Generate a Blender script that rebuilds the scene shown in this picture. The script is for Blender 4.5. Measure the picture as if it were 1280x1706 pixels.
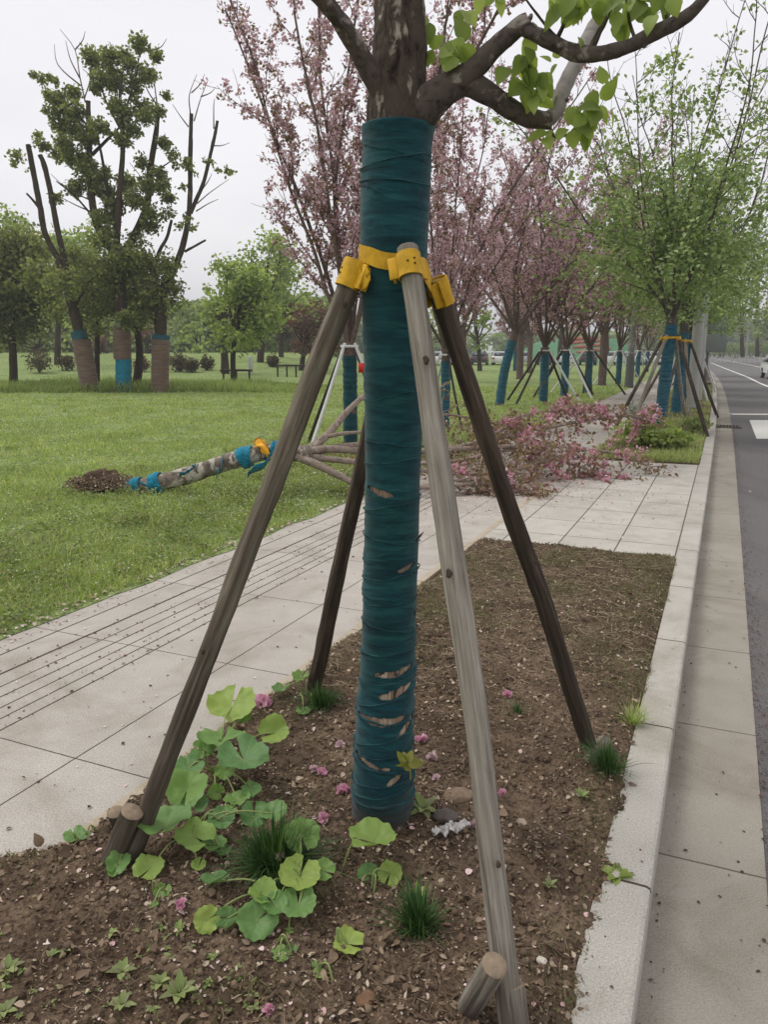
import bpy, math
import numpy as np
from mathutils import Vector, Matrix
for o in list(bpy.data.objects): bpy.data.objects.remove(o)
scn = bpy.context.scene
COL = scn.collection

# ---------------------------------------------------------------- camera
F, CX, CY, HC = 1280.0, 640.0, 853.0, 1.5
PITCH = math.atan((853-586)/1280)
cd = bpy.data.cameras.new("camera"); cam = bpy.data.objects.new("camera", cd); COL.objects.link(cam)
cd.sensor_fit = 'HORIZONTAL'; cd.sensor_width = 36; cd.lens = 36*F/1280
cd.clip_start = 0.05; cd.clip_end = 2500
cam.location = (0, 0, HC); cam.rotation_euler = (math.pi/2-PITCH, 0, 0)
scn.camera = cam
# ---------------------------------------------------------------- world, sun, exposure
SUN_EL, SUN_AZ = math.radians(58), math.radians(-70)      # azimuth from +Y towards +X
w = bpy.data.worlds.new("World"); scn.world = w; w.use_nodes = True
nt = w.node_tree; nt.nodes.clear()
def wn(t, **k):
    n = nt.nodes.new(t)
    for a, b in k.items(): setattr(n, a, b)
    return n
sky = wn('ShaderNodeTexSky', sky_type='NISHITA', sun_disc=False, sun_elevation=SUN_EL, sun_rotation=SUN_AZ, dust_density=4.0, air_density=1.5)
hsv = wn('ShaderNodeHueSaturation'); hsv.inputs['Saturation'].default_value = 0.25
tc = wn('ShaderNodeTexCoord'); mp = wn('ShaderNodeMapping'); mp.inputs['Scale'].default_value = (1.2, 1.2, 3.5)
nz = wn('ShaderNodeTexNoise'); nz.inputs['Scale'].default_value = 1.6; nz.inputs['Detail'].default_value = 4; nz.inputs['Roughness'].default_value = .45
rp = wn('ShaderNodeValToRGB')
rp.color_ramp.elements[0].position = .3; rp.color_ramp.elements[0].color = (.78, .765, .81, 1)
rp.color_ramp.elements[1].position = .72; rp.color_ramp.elements[1].color = (.90, .90, .925, 1)
sc = wn('ShaderNodeVectorMath', operation='SCALE'); sc.inputs['Scale'].default_value = 10
mx = wn('ShaderNodeMix', data_type='RGBA'); mx.inputs['Factor'].default_value = .9
bg = wn('ShaderNodeBackground'); bg.inputs['Strength'].default_value = .1
out = wn('ShaderNodeOutputWorld')
L = nt.links.new
L(sky.outputs[0], hsv.inputs['Color']); L(tc.outputs['Generated'], mp.inputs[0]); L(mp.outputs[0], nz.inputs[0])
L(nz.outputs[0], rp.inputs[0]); L(rp.outputs[0], sc.inputs[0]); L(hsv.outputs[0], mx.inputs['A']); L(sc.outputs[0], mx.inputs['B'])
L(mx.outputs['Result'], bg.inputs[0]); L(bg.outputs[0], out.inputs[0])
sd = bpy.data.lights.new("sun", 'SUN'); sun = bpy.data.objects.new("sun", sd); COL.objects.link(sun)
sd.energy = 1.45; sd.angle = math.radians(24); sd.color = (1, .97, .92)
sv = Vector((math.sin(SUN_AZ)*math.cos(SUN_EL), math.cos(SUN_AZ)*math.cos(SUN_EL), math.sin(SUN_EL)))
sun.rotation_euler = sv.to_track_quat('Z', 'Y').to_euler(); sun.location = (0, 0, 30)
scn.view_settings.view_transform = 'Standard'; scn.view_settings.look = 'None'
scn.view_settings.exposure = 0.30; scn.view_settings.gamma = 1
scn.render.engine = 'CYCLES'
try:
    scn.cycles.transparent_max_bounces = 8; scn.cycles.max_bounces = 6
except Exception: pass

# ---------------------------------------------------------------- survey helpers: pixel readings turned into places
CP, SP = math.cos(PITCH), math.sin(PITCH)
def ray(px, py):
    a = (px-CX)/F; b = -(py-CY)/F
    return np.array([a, CP+b*SP, -SP+b*CP])
def G(px, py, z=0.0):                       # where that reading meets height z
    r = ray(px, py); t = (z-HC)/r[2]
    return np.array([r[0]*t, r[1]*t, z])
def P(px, py, Y):                           # the point at distance Y in front
    r = ray(px, py); t = Y/r[1]
    return np.array([r[0]*t, Y, HC+r[2]*t])
def dep(p): return p[1]*CP-(p[2]-HC)*SP
def W(wpx, p): return wpx/F*dep(p)          # size of wpx at point p
D = np.array([0.40078739, 0.91617109]); N = np.array([-0.91617109, 0.40078739]); O = np.array([0.93875232, 2.32682189])
def bend(s):
    s = np.asarray(s, float); q = np.clip(s-8, 0, None)
    return 0.00036*np.minimum(q, 60)**2 + np.where(q > 60, (q-60)*2*60*0.00036, 0)
def ST(s, t, z=0.0, curve=True):            # along the kerb / to its left
    s = np.asarray(s, float); t = np.asarray(t, float)
    tt = t + (bend(s) if curve else 0)
    return np.stack([O[0]+s*D[0]+tt*N[0], O[1]+s*D[1]+tt*N[1], np.broadcast_to(z, np.broadcast(s, t).shape)*1.0], -1)

# ---------------------------------------------------------------- noise
def _h(i, j, k, seed):
    x = (i.astype(np.int64)*73856093) ^ (j.astype(np.int64)*19349663) ^ (k.astype(np.int64)*83492791) ^ (seed*2654435761)
    x = x & 0xffffffff
    x = ((x >> 16) ^ x)*0x45d9f3b & 0xffffffff
    x = ((x >> 16) ^ x)*0x45d9f3b & 0xffffffff
    x = (x >> 16) ^ x
    return (x & 0xffffff)/float(0xffffff)
def vnoise(Pt, scale=1.0, seed=0):
    q = np.asarray(Pt, float)*scale
    i = np.floor(q).astype(np.int64); f = q-i; f = f*f*(3-2*f)
    r = 0
    for a in (0, 1):
        for b in (0, 1):
            for c in (0, 1):
                wgt = (f[..., 0] if a else 1-f[..., 0])*(f[..., 1] if b else 1-f[..., 1])*(f[..., 2] if c else 1-f[..., 2])
                r = r+wgt*_h(i[..., 0]+a, i[..., 1]+b, i[..., 2]+c, seed)
    return r*2-1
def fbm(Pt, scale=1.0, oct=4, seed=0, gain=.5):
    r = 0; a = 1; s = 0
    for o in range(oct):
        r = r+a*vnoise(Pt, scale*2**o, seed+o*17); s += a; a *= gain
    return r/s
RNG = np.random.default_rng(7)

# ---------------------------------------------------------------- mesh builder
class MB:
    def __init__(s): s.V = []; s.T = []; s.Q = []; s.UV = []; s.n = 0; s.mt = []; s.mq = []
    def add(s, V, T=None, Q=None, uv=None, mi=0):
        V = np.asarray(V, float).reshape(-1, 3)
        if T is not None and len(T):
            T = np.asarray(T).reshape(-1, 3); s.T.append(T+s.n); s.mt.append(np.full(len(T), mi))
        if Q is not None and len(Q):
            Q = np.asarray(Q).reshape(-1, 4); s.Q.append(Q+s.n); s.mq.append(np.full(len(Q), mi))
        s.V.append(V); s.UV.append(np.zeros((len(V), 2)) if uv is None else np.asarray(uv, float).reshape(-1, 2))
        s.n += len(V); return s
    def build(s, name, mat, parent=None, smooth=True, loc=None, rot=None):
        V = np.concatenate(s.V) if s.V else np.zeros((0, 3))
        UV = np.concatenate(s.UV) if s.V else np.zeros((0, 2))
        if parent is not None and loc is None:
            q = parent
            while q is not None: V = V-np.array(q.location)[None]; q = q.parent
        if loc is not None: V = V-np.array(loc)[None]
        T = np.concatenate(s.T) if s.T else np.zeros((0, 3), int)
        Q = np.concatenate(s.Q) if s.Q else np.zeros((0, 4), int)
        me = bpy.data.meshes.new(name)
        me.vertices.add(len(V)); me.vertices.foreach_set('co', V.astype(np.float32).ravel())
        nl = len(T)*3+len(Q)*4
        me.loops.add(nl); li = np.concatenate([T.ravel(), Q.ravel()]).astype(np.int32)
        me.loops.foreach_set('vertex_index', li)
        me.polygons.add(len(T)+len(Q))
        st = np.concatenate([np.arange(len(T))*3, len(T)*3+np.arange(len(Q))*4]).astype(np.int32)
        me.polygons.foreach_set('loop_start', st)
        me.polygons.foreach_set('loop_total', np.concatenate([np.full(len(T), 3), np.full(len(Q), 4)]).astype(np.int32))
        me.polygons.foreach_set('use_smooth', np.full(len(T)+len(Q), smooth))
        mi = np.concatenate(s.mt+s.mq) if (s.mt or s.mq) else np.zeros(0)
        me.polygons.foreach_set('material_index', mi.astype(np.int32))
        uvl = me.uv_layers.new(name='UVMap'); uvl.data.foreach_set('uv', UV[li].astype(np.float32).ravel())
        me.update(calc_edges=True); me.validate()
        for m in (mat if isinstance(mat, (list, tuple)) else [mat]): me.materials.append(m)
        ob = bpy.data.objects.new(name, me); COL.objects.link(ob)
        if parent is not None: ob.parent = parent
        if loc is not None: ob.location = loc
        if rot is not None: ob.rotation_euler = rot
        return ob
def tag(o, label=None, cat=None, group=None, kind=None):
    if label: o['label'] = label
    if cat: o['category'] = cat
    if group: o['group'] = group
    if kind: o['kind'] = kind
    return o
def thing(name, label, cat, loc=(0, 0, 0), group=None, rz=0):
    o = bpy.data.objects.new(name, None); COL.objects.link(o); o.location = [float(v) for v in loc]; o.rotation_euler = (0, 0, rz)
    o.empty_display_size = .2
    return tag(o, label, cat, group)
def copy_tree(o, parent=None):
    c = o.copy(); COL.objects.link(c)
    if parent is not None: c.parent = parent
    for ch in list(o.children): copy_tree(ch, c)
    return c
def nrm(v):
    v = np.asarray(v, float); return v/np.maximum(np.linalg.norm(v, axis=-1, keepdims=True), 1e-9)
def spline(pts, n):
    p = np.asarray(pts, float)
    if len(p) < 3: return p[0]+(p[-1]-p[0])*np.linspace(0, 1, n)[:, None]
    q = np.vstack([2*p[0]-p[1], p, 2*p[-1]-p[-2]])
    out = []
    for u in np.linspace(0, len(p)-1-1e-9, n):
        i = int(u); t = u-i; a, b, c, d = q[i:i+4]
        out.append(.5*((2*b)+(-a+c)*t+(2*a-5*b+4*c-d)*t*t+(-a+3*b-3*c+d)*t**3))
    return np.array(out)
def frames(path):
    T = nrm(np.gradient(path, axis=0)); U = np.zeros_like(T)
    ref = np.array([0, 0, 1.]) if abs(T[0][2]) < .9 else np.array([1., 0, 0])
    u = nrm(np.cross(T[0], ref))
    for i in range(len(T)):
        u = nrm(u-T[i]*np.dot(u, T[i])); U[i] = u
    return T, U, np.cross(T, U)
def tube(mb, path, rad, sides=8, cap=True, bump=0, bscale=20, seed=0, mi=0, aniso=None):
    path = np.asarray(path, float); rad = np.broadcast_to(rad, (len(path),)).astype(float)
    T, U, Vv = frames(path); a = np.linspace(0, 2*np.pi, sides, endpoint=False)
    dirs = U[:, None]*np.cos(a)[None, :, None]+Vv[:, None]*np.sin(a)[None, :, None]
    R = rad[:, None]*np.ones(sides)[None]
    if bump:
        pt = path[:, None]+dirs*rad[:, None, None]
        if aniso is not None: pt = pt*np.array(aniso)
        R = R+bump*fbm(pt, bscale, 3, seed)
    V = path[:, None]+dirs*R[..., None]
    n = len(path); i = np.arange(n-1)[:, None]*sides; j = np.arange(sides)[None]; j2 = (j+1) % sides
    Q = np.stack([i+j, i+j2, i+sides+j2, i+sides+j], -1).reshape(-1, 4)
    ln = np.concatenate([[0], np.cumsum(np.linalg.norm(np.diff(path, axis=0), axis=1))])
    uv = np.stack(np.broadcast_arrays((a/(2*np.pi))[None], ln[:, None]), -1)
    mb.add(V, Q=Q, uv=uv, mi=mi)
    if cap:
        for e, o in ((0, -1), (n-1, 1)):
            c = V[e]; ctr = path[e]
            VV = np.vstack([c, ctr[None]]); k = np.arange(sides); k2 = (k+1) % sides
            tt = np.stack([k2, k, np.full(sides, sides)], -1) if o < 0 else np.stack([k, k2, np.full(sides, sides)], -1)
            mb.add(VV, T=tt, mi=mi)
    return V
def box(mb, c, half, R=None, mi=0):
    s = np.array([[-1, -1, -1], [1, -1, -1], [1, 1, -1], [-1, 1, -1], [-1, -1, 1], [1, -1, 1], [1, 1, 1], [-1, 1, 1]], float)*np.asarray(half)
    if R is not None: s = s@np.asarray(R).T
    mb.add(s+np.asarray(c), Q=[[0, 3, 2, 1], [4, 5, 6, 7], [0, 1, 5, 4], [1, 2, 6, 5], [2, 3, 7, 6], [3, 0, 4, 7]], mi=mi)
def Rz(a): return np.array([[math.cos(a), -math.sin(a), 0], [math.sin(a), math.cos(a), 0], [0, 0, 1]])
# leaf templates: x across, y along, z normal
DIA = (np.array([[0, 0, 0], [.32, .45, .08], [0, 1, -.05], [-.32, .45, .08]]), np.array([[0, 1, 2], [0, 2, 3]]))
LEAF6 = (np.array([[0, 0, 0], [.28, .28, .09], [.26, .62, .07], [0, 1, -.12], [-.26, .62, .07], [-.28, .28, .09], [0, .45, 0]]),
         np.array([[0, 1, 6], [1, 2, 6], [2, 3, 6], [3, 4, 6], [4, 5, 6], [5, 0, 6]]))
OCT = (np.array([[.5, 0, 0], [0, .55, 0], [-.5, .1, 0], [.05, -.45, 0], [0, .05, .42], [0, 0, -.3]]), np.array([[0, 1, 4], [1, 2, 4], [2, 3, 4], [3, 0, 4], [1, 0, 5], [2, 1, 5], [3, 2, 5], [0, 3, 5]]))
BLADE = (np.array([[-.04, 0, 0], [.04, 0, 0], [.03, .55, .1], [-.03, .55, .1], [0, 1, .38]]), np.array([[0, 1, 2], [0, 2, 3], [3, 2, 4]]))
def scatter(mb, tmpl, pos, nor, up, size, mi=0, width=None):
    Vt, Ft = tmpl; n = len(pos)
    if n == 0: return
    nor = nrm(nor); v = np.cross(nor, up); v = nrm(v); u = np.cross(v, nor)
    size = np.broadcast_to(size, (n,)); wd = size if width is None else np.broadcast_to(width, (n,))
    # u: along leaf; v: across
    A = pos[:, None]+v[:, None]*(Vt[None, :, 0:1]*wd[:, None, None])+u[:, None]*(Vt[None, :, 1:2]*size[:, None, None])+nor[:, None]*(Vt[None, :, 2:3]*size[:, None, None])
    m = len(Vt); Fc = Ft[None]+(np.arange(n)*m)[:, None, None]
    mb.add(A.reshape(-1, 3), T=Fc.reshape(-1, 3), uv=np.tile(Vt[:, :2], (n, 1)), mi=mi)
def rdir(n, rng=RNG): return nrm(rng.normal(size=(n, 3)))

# ---------------------------------------------------------------- materials
def lin(c):
    c = [x/255 for x in c]; return tuple((x/12.92 if x <= .04045 else ((x+.055)/1.055)**2.4) for x in c)+(1,)
class NT:
    def __init__(s, name):
        s.m = bpy.data.materials.new(name); s.m.use_nodes = True; s.t = s.m.node_tree; s.t.nodes.clear()
        s.out = s.n('ShaderNodeOutputMaterial'); s.b = s.n('ShaderNodeBsdfPrincipled'); s.l(s.b.outputs[0], s.out.inputs[0])
    def n(s, t, **k):
        x = s.t.nodes.new(t)
        for a, b in k.items(): setattr(x, a, b)
        return x
    def l(s, a, b): s.t.links.new(a, b)
    def coord(s, kind='Object', scale=(1, 1, 1), rot=(0, 0, 0)):
        c = s.n('ShaderNodeTexCoord'); m = s.n('ShaderNodeMapping'); m.inputs['Scale'].default_value = scale; m.inputs['Rotation'].default_value = rot
        s.l(c.outputs[kind], m.inputs[0]); return m.outputs[0]
    def noise(s, v, scale, detail=4, rough=.55, dist=0):
        x = s.n('ShaderNodeTexNoise'); x.inputs['Scale'].default_value = scale; x.inputs['Detail'].default_value = detail
        x.inputs['Roughness'].default_value = rough; x.inputs['Distortion'].default_value = dist; s.l(v, x.inputs['Vector']); return x.outputs[0]
    def vor(s, v, scale, feature='F1', out=0):
        x = s.n('ShaderNodeTexVoronoi', feature=feature); x.inputs['Scale'].default_value = scale; s.l(v, x.inputs['Vector']); return x.outputs[out]
    def ramp(s, f, stops, interp='LINEAR'):
        x = s.n('ShaderNodeValToRGB'); cr = x.color_ramp; cr.interpolation = interp
        while len(cr.elements) < len(stops): cr.elements.new(.5)
        for e, (p, c) in zip(cr.elements, stops): e.position = p; e.color = c if len(c) == 4 else tuple(c)+(1,)
        s.l(f, x.inputs[0]); return x.outputs[0]
    def mix(s, f, a, b, blend='MIX'):
        x = s.n('ShaderNodeMix', data_type='RGBA', blend_type=blend)
        for sock, v in (('Factor', f), ('A', a), ('B', b)):
            if hasattr(v, 'is_linked') or hasattr(v, 'links'): s.l(v, x.inputs[sock])
            else: x.inputs[sock].default_value = v
        return x.outputs['Result']
    def math(s, op, a, b=None, c=None):
        x = s.n('ShaderNodeMath', operation=op)
        for i, v in enumerate((a, b, c)):
            if v is None: continue
            if hasattr(v, 'links'): s.l(v, x.inputs[i])
            else: x.inputs[i].default_value = v
        return x.outputs[0]
    def bump(s, h, strength=.5, dist=.01, nin=None):
        x = s.n('ShaderNodeBump'); x.inputs['Strength'].default_value = strength; x.inputs['Distance'].default_value = dist
        s.l(h, x.inputs['Height'])
        if nin is not None: s.l(nin, x.inputs['Normal'])
        s.l(x.outputs[0], s.b.inputs['Normal']); return x.outputs[0]
    def col(s, c):
        if hasattr(c, 'links'): s.l(c, s.b.inputs['Base Color'])
        else: s.b.inputs['Base Color'].default_value = c
        return s
    def rough(s, r): s.b.inputs['Roughness'].default_value = r; return s
    def spec(s, r): s.b.inputs['Specular IOR Level'].default_value = r; return s
    def bw(s, c0, c1): return [(0, c0), (1, c1)]
def C(*c): return lin(c)
def leafmat(name, cols, trans=.35, rough=.55, vein=False, spec=.3):
    m = NT(name); g = m.n('ShaderNodeNewGeometry'); k = len(cols)
    c = m.ramp(g.outputs['Random Per Island'], [((i+.5)/k, cc) for i, cc in enumerate(cols)])
    nz = m.noise(m.coord('Object'), .9, 5, .65)
    c = m.mix(m.ramp(nz, [(.38, (0, 0, 0, 1)), (.66, (.75, .75, .75, 1))]), c, m.mix(1, c, (.62, .66, .55, 1), 'MULTIPLY'))
    if vein:
        uv = m.coord('UV'); nn = m.noise(uv, 9, 2); c = m.mix(m.math('MULTIPLY', nn, .35), c, m.mix(1, c, (1.5, 1.35, .9, 1), 'MULTIPLY'))
    m.col(c); m.rough(rough); m.spec(spec)
    tr = m.n('ShaderNodeBsdfTranslucent'); m.l(m.mix(1, c, (1.25, 1.3, .7, 1), 'MULTIPLY'), tr.inputs[0])
    ms = m.n('ShaderNodeMixShader'); ms.inputs[0].default_value = trans
    m.l(m.b.outputs[0], ms.inputs[1]); m.l(tr.outputs[0], ms.inputs[2]); m.l(ms.outputs[0], m.out.inputs[0])
    return m.m
def petalmat(name, cols, trans=.42):
    m = NT(name); g = m.n('ShaderNodeNewGeometry'); k = len(cols)
    c = m.ramp(g.outputs['Random Per Island'], [((i+.5)/k, cc) for i, cc in enumerate(cols)])
    m.col(c); m.rough(.7); m.spec(.15)
    tr = m.n('ShaderNodeBsdfTranslucent'); m.l(c, tr.inputs[0]); ms = m.n('ShaderNodeMixShader'); ms.inputs[0].default_value = trans
    m.l(m.b.outputs[0], ms.inputs[1]); m.l(tr.outputs[0], ms.inputs[2]); m.l(ms.outputs[0], m.out.inputs[0])
    return m.m
def plain(name, c, rough=.6, var=.25, scale=30, spec=.3, metal=0, bump=0):
    m = NT(name); nz = m.noise(m.coord('Object'), scale, 5)
    d = tuple(x*(1-var) for x in c[:3])+(1,); e = tuple(min(1, x*(1+var)) for x in c[:3])+(1,)
    m.col(m.ramp(nz, [(.3, d), (.7, e)])).rough(rough).spec(spec); m.b.inputs['Metallic'].default_value = metal
    if bump: m.bump(nz, .6, bump)
    return m.m
def barkmat(name, dark, mid, pale, zs=.35, scale=14, palepos=.62, bump=.006, horiz=False):
    m = NT(name); v = m.coord('Object', (1, 1, 3.0 if horiz else zs))
    a = m.noise(v, scale, 6, .65, .6); b = m.noise(v, scale*.35, 3, .5, .5)
    c = m.ramp(a, [(.3, dark), (.5, mid), (.72, mid)])
    pm = m.ramp(m.math('ADD', m.math('MULTIPLY', a, .5), m.math('MULTIPLY', b, .5)), [(palepos-.03, (0, 0, 0, 1)), (palepos+.02, (1, 1, 1, 1))])
    m.col(m.mix(pm, c, pale)).rough(.9).spec(.15); m.bump(a, .9, bump)
    return m.m
def woodmat(name, dark, mid, pale, seed=0, damp=0.0):
    m = NT(name); v = m.coord('Object', (1, 1, .045)); v2 = m.coord('Object', (1, 1, .35))
    a = m.noise(v, 60+seed, 6, .6, .4); b = m.noise(v2, 5+seed*.1, 4, .5, .4); k = m.noise(v, 190, 3, .6)
    c = m.ramp(a, [(.28, dark), (.5, mid), (.7, pale)])
    c = m.mix(m.ramp(b, [(.42, (0, 0, 0, 1)), (.66, (.8, .8, .8, 1))]), c, m.mix(.65, c, dark))
    c = m.mix(m.ramp(k, [(.30, (.7, .7, .7, 1)), (.42, (0, 0, 0, 1))]), c, m.mix(1, c, (.45, .42, .4, 1), 'MULTIPLY'))
    g = m.noise(m.coord('Object', (1, 1, .5)), 9, 4, .6); c = m.mix(m.ramp(g, [(.5, (0, 0, 0, 1)), (.68, (.5, .5, .5, 1))]), c, m.mix(.5, c, C(96, 104, 84)))
    if damp:
        sx = m.n('ShaderNodeSeparateXYZ'); m.l(m.coord('Object'), sx.inputs[0]); f = m.math('ADD', sx.outputs[2], m.math('MULTIPLY', m.math('SUBTRACT', m.math('ADD', m.math('MULTIPLY', a, .7), m.math('MULTIPLY', b, .6)), .65), 2.2))
        c = m.mix(m.ramp(m.math('DIVIDE', f, 2.0), [(damp/2-.18, (.6, .6, .6, 1)), (damp/2+.12, (0, 0, 0, 1))]), c, m.mix(.35, C(44, 36, 30), m.mix(1, c, (.5, .46, .42, 1), 'MULTIPLY')))
    m.col(c).rough(.85).spec(.2); m.bump(m.math('ADD', a, k), .7, .0035)
    return m.m

# soil
m = NT('soil'); v = m.coord('Object')
a = m.noise(v, 7, 6, .6, .3); b = m.noise(v, 60, 5, .65); c_ = m.vor(v, 95)
c = m.ramp(a, [(.3, C(84, 70, 58)), (.5, C(112, 95, 79)), (.72, C(140, 121, 100))])
c = m.mix(m.ramp(b, [(.34, (1, 1, 1, 1)), (.5, (0, 0, 0, 1))]), c, C(62, 50, 41))
wet = m.noise(v, 2.1, 5, .65, .6); c = m.mix(m.ramp(wet, [(.42, (0, 0, 0, 1)), (.60, (.8, .8, .8, 1))]), c, m.mix(1, c, (.55, .52, .50, 1), 'MULTIPLY'))
c = m.mix(m.ramp(b, [(.6, (0, 0, 0, 1)), (.75, (.8, .8, .8, 1))]), c, C(164, 146, 124))
m.col(c).rough(.95).spec(.1); m.bump(m.math('ADD', b, m.math('MULTIPLY', c_, .6)), 1.0, .014)
M_SOIL = m.m
# lawn ground
m = NT('lawn_ground'); v = m.coord('Object')
a = m.noise(v, .7, 6, .6, .4); b = m.noise(v, 9, 5, .7); k = m.noise(v, 55, 4, .7)
c = m.ramp(a, [(.3, C(132, 150, 90)), (.5, C(148, 168, 102)), (.68, C(162, 176, 118))])
c = m.mix(m.ramp(b, [(.34, (.8, .8, .8, 1)), (.54, (0, 0, 0, 1))]), c, C(74, 84, 46))
c = m.mix(m.ramp(k, [(.36, (.8, .8, .8, 1)), (.52, (0, 0, 0, 1))]), c, C(60, 64, 36))
c = m.mix(m.ramp(k, [(.64, (0, 0, 0, 1)), (.72, (.6, .6, .6, 1))]), c, C(150, 158, 104))
m.col(c).rough(.95).spec(.1); m.bump(m.math('ADD', b, k), .8, .03)
M_LAWN = m.m
def granite(name, base, spk=.5, su=1.0, tv=.45, off=0.0, lines=None, jd=.0035, jcol=(70, 62, 52), brick=True, toff=0.0):
    """stone paving laid in the kerb's own (along, across) metres, held in the UV map"""
    m = NT(name); uv = m.coord('UV'); ob = m.coord('Object')
    g1 = m.noise(ob, 170, 3, .85); g2 = m.noise(ob, 3.2, 5, .6); g3 = m.vor(ob, 190)
    dark = tuple(x*.55 for x in base[:3])+(1,); lite = tuple(min(1, x*1.45) for x in base[:3])+(1,)
    c = m.mix(m.ramp(g1, [(.38, (spk, spk, spk, 1)), (.5, (0, 0, 0, 1))]), base, dark)
    c = m.mix(m.ramp(g1, [(.54, (0, 0, 0, 1)), (.66, (spk, spk, spk, 1))]), c, lite)
    c = m.mix(m.ramp(g2, [(.35, (.4, .4, .4, 1)), (.6, (0, 0, 0, 1))]), c, m.mix(1, c, (.7, .68, .63, 1), 'MULTIPLY'))
    st = m.noise(ob, 1.1, 6, .7, 1.0)
    c = m.mix(m.ramp(st, [(.50, (0, 0, 0, 1)), (.68, (.6, .6, .6, 1))]), c, m.mix(1, c, (.62, .58, .52, 1), 'MULTIPLY'))
    sx = m.n('ShaderNodeSeparateXYZ'); m.l(uv, sx.inputs[0]); U, V = sx.outputs[0], sx.outputs[1]
    jn = m.noise(ob, 30, 3); wob = m.math('MULTIPLY', m.math('SUBTRACT', jn, .5), .004)
    Vw = m.math('ADD', V, wob); Uw = m.math('ADD', U, wob)
    masks = []
    def joint(x, per, o, half):
        f = m.math('FRACT', m.math('DIVIDE', m.math('SUBTRACT', x, o), per))
        d = m.math('MULTIPLY', m.math('MINIMUM', f, m.math('SUBTRACT', 1.0, f)), per)
        return m.math('LESS_THAN', d, half)
    if tv:
        masks.append(joint(Vw, tv, toff, jd))
        row = m.math('FLOOR', m.math('DIVIDE', m.math('SUBTRACT', V, toff), tv))
        sh = m.math('MULTIPLY', m.math('FRACT', m.math('MULTIPLY', row, .5)), su) if brick else 0.0
        Uo = m.math('ADD', Uw, sh) if brick else Uw
    else: Uo = Uw; row = None
    if su: masks.append(joint(Uo, su, off, jd))
    if su:
        cell = m.math('FLOOR', m.math('DIVIDE', m.math('SUBTRACT', Uo, off), su))
        cv = m.n('ShaderNodeCombineXYZ'); m.l(cell, cv.inputs[0])
        if row is not None: m.l(row, cv.inputs[1])
        wn_ = m.n('ShaderNodeTexWhiteNoise'); m.l(cv.outputs[0], wn_.inputs[0])
        c = m.mix(m.math('MULTIPLY', wn_.outputs[0], .55), c, m.mix(1, c, (.82, .81, .79, 1), 'MULTIPLY'))
    for (vv, hw) in (lines or []):
        masks.append(m.math('LESS_THAN', m.math('ABSOLUTE', m.math('SUBTRACT', Vw, vv)), hw))
    j = masks[0]
    for k in masks[1:]: j = m.math('MAXIMUM', j, k)
    m.l(m.mix(j, c, C(*jcol)), m.b.inputs['Base Color']); m.rough(.8).spec(.25)
    h = m.math('SUBTRACT', m.math('MULTIPLY', g1, .15), m.math('MULTIPLY', j, 1.0)); m.bump(h, .7, .004)
    return m.m
TACT = [2.50, 2.585, 2.67, 2.76, 2.85, 2.97]
M_PATH = granite('path_granite', C(178, 172, 163), .75, 0.98, 0, .43-.98, [(2.055, .0032), (2.50, .0048), (2.585, .0045), (2.67, .0042), (2.76, .0048), (2.85, .0042), (2.97, .0085), (3.17, .006)], jd=.0028, brick=False)
M_CROSS = granite('crossing_granite', C(184, 180, 171), .6, .6, .44, .2, None, toff=.16, jd=.005, jcol=(84, 78, 66), brick=False)
M_KERB = granite('kerb_granite', C(178, 174, 165), .65, 1.03, 0, -.44, None, jd=.005)
M_KERBS = granite('kerb_edge_stone', C(176, 164, 144), .4, 1.0, 0, .1, None, jd=.003)
M_GUT = granite('gutter_concrete', C(150, 144, 133), .5, 1.0, 0, -.08, None, jd=.004, jcol=(92, 84, 72))
# asphalt
m = NT('asphalt'); v = m.coord('Object'); a = m.noise(v, 180, 3, .8); b = m.noise(v, .6, 5, .6); d_ = m.vor(v, 120)
c = m.ramp(a, [(.35, C(70, 68, 68)), (.5, C(98, 96, 95)), (.68, C(128, 125, 122))])
c = m.mix(m.ramp(b, [(.35, (0, 0, 0, 1)), (.65, (.6, .6, .6, 1))]), c, C(110, 106, 104))
cr = m.noise(m.coord('Object', (1, .15, 1), (0, 0, .41)), 3.0, 4, .6)
c = m.mix(m.ramp(cr, [(.55, (0, 0, 0, 1)), (.7, (.35, .35, .35, 1))]), c, C(76, 74, 73))
m.col(c).rough(.88).spec(.3); m.bump(m.math('ADD', a, d_), .8, .006)
M_ASPH = m.m
m = NT('road_paint'); v = m.coord('Object'); a = m.noise(v, 70, 5, .8)
m.col(m.ramp(a, [(.3, C(150, 148, 142)), (.45, C(214, 212, 204)), (.8, C(228, 226, 218))])).rough(.7); M_PAINT = m.m
M_BARK = barkmat('rough_dark_bark', C(30, 25, 22), C(78, 68, 60), C(156, 148, 134), .42, 34, .57, .014)
M_BARKLIMB = barkmat('smooth_grey_limb_bark', C(48, 42, 39), C(88, 79, 73), C(138, 130, 121), 1, 34, .585, .006)
M_BARKPALE = barkmat('pale_smooth_limb_bark', C(110, 104, 98), C(144, 138, 132), C(176, 170, 164), 1, 18, .6, .002)
M_BARKTAN = barkmat('tan_bark_under_wrap', C(86, 70, 58), C(148, 128, 110), C(178, 160, 140), .15, 60, .56, .003)
M_CHBARK = barkmat('cherry_bark', C(66, 54, 49), C(104, 88, 80), C(148, 134, 124), 1, 20, .62, .003)
M_FALLBARK = barkmat('fallen_tree_bark', C(62, 54, 48), C(116, 106, 95), C(176, 170, 158), .8, 18, .53, .006)
M_CAMBARK = barkmat('camphor_bark', C(42, 36, 29), C(66, 57, 46), C(94, 84, 68), .5, 5, .63, .02)
M_TWIG = plain('bare_twig', C(112, 96, 88), .9, .3, 30)
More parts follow.
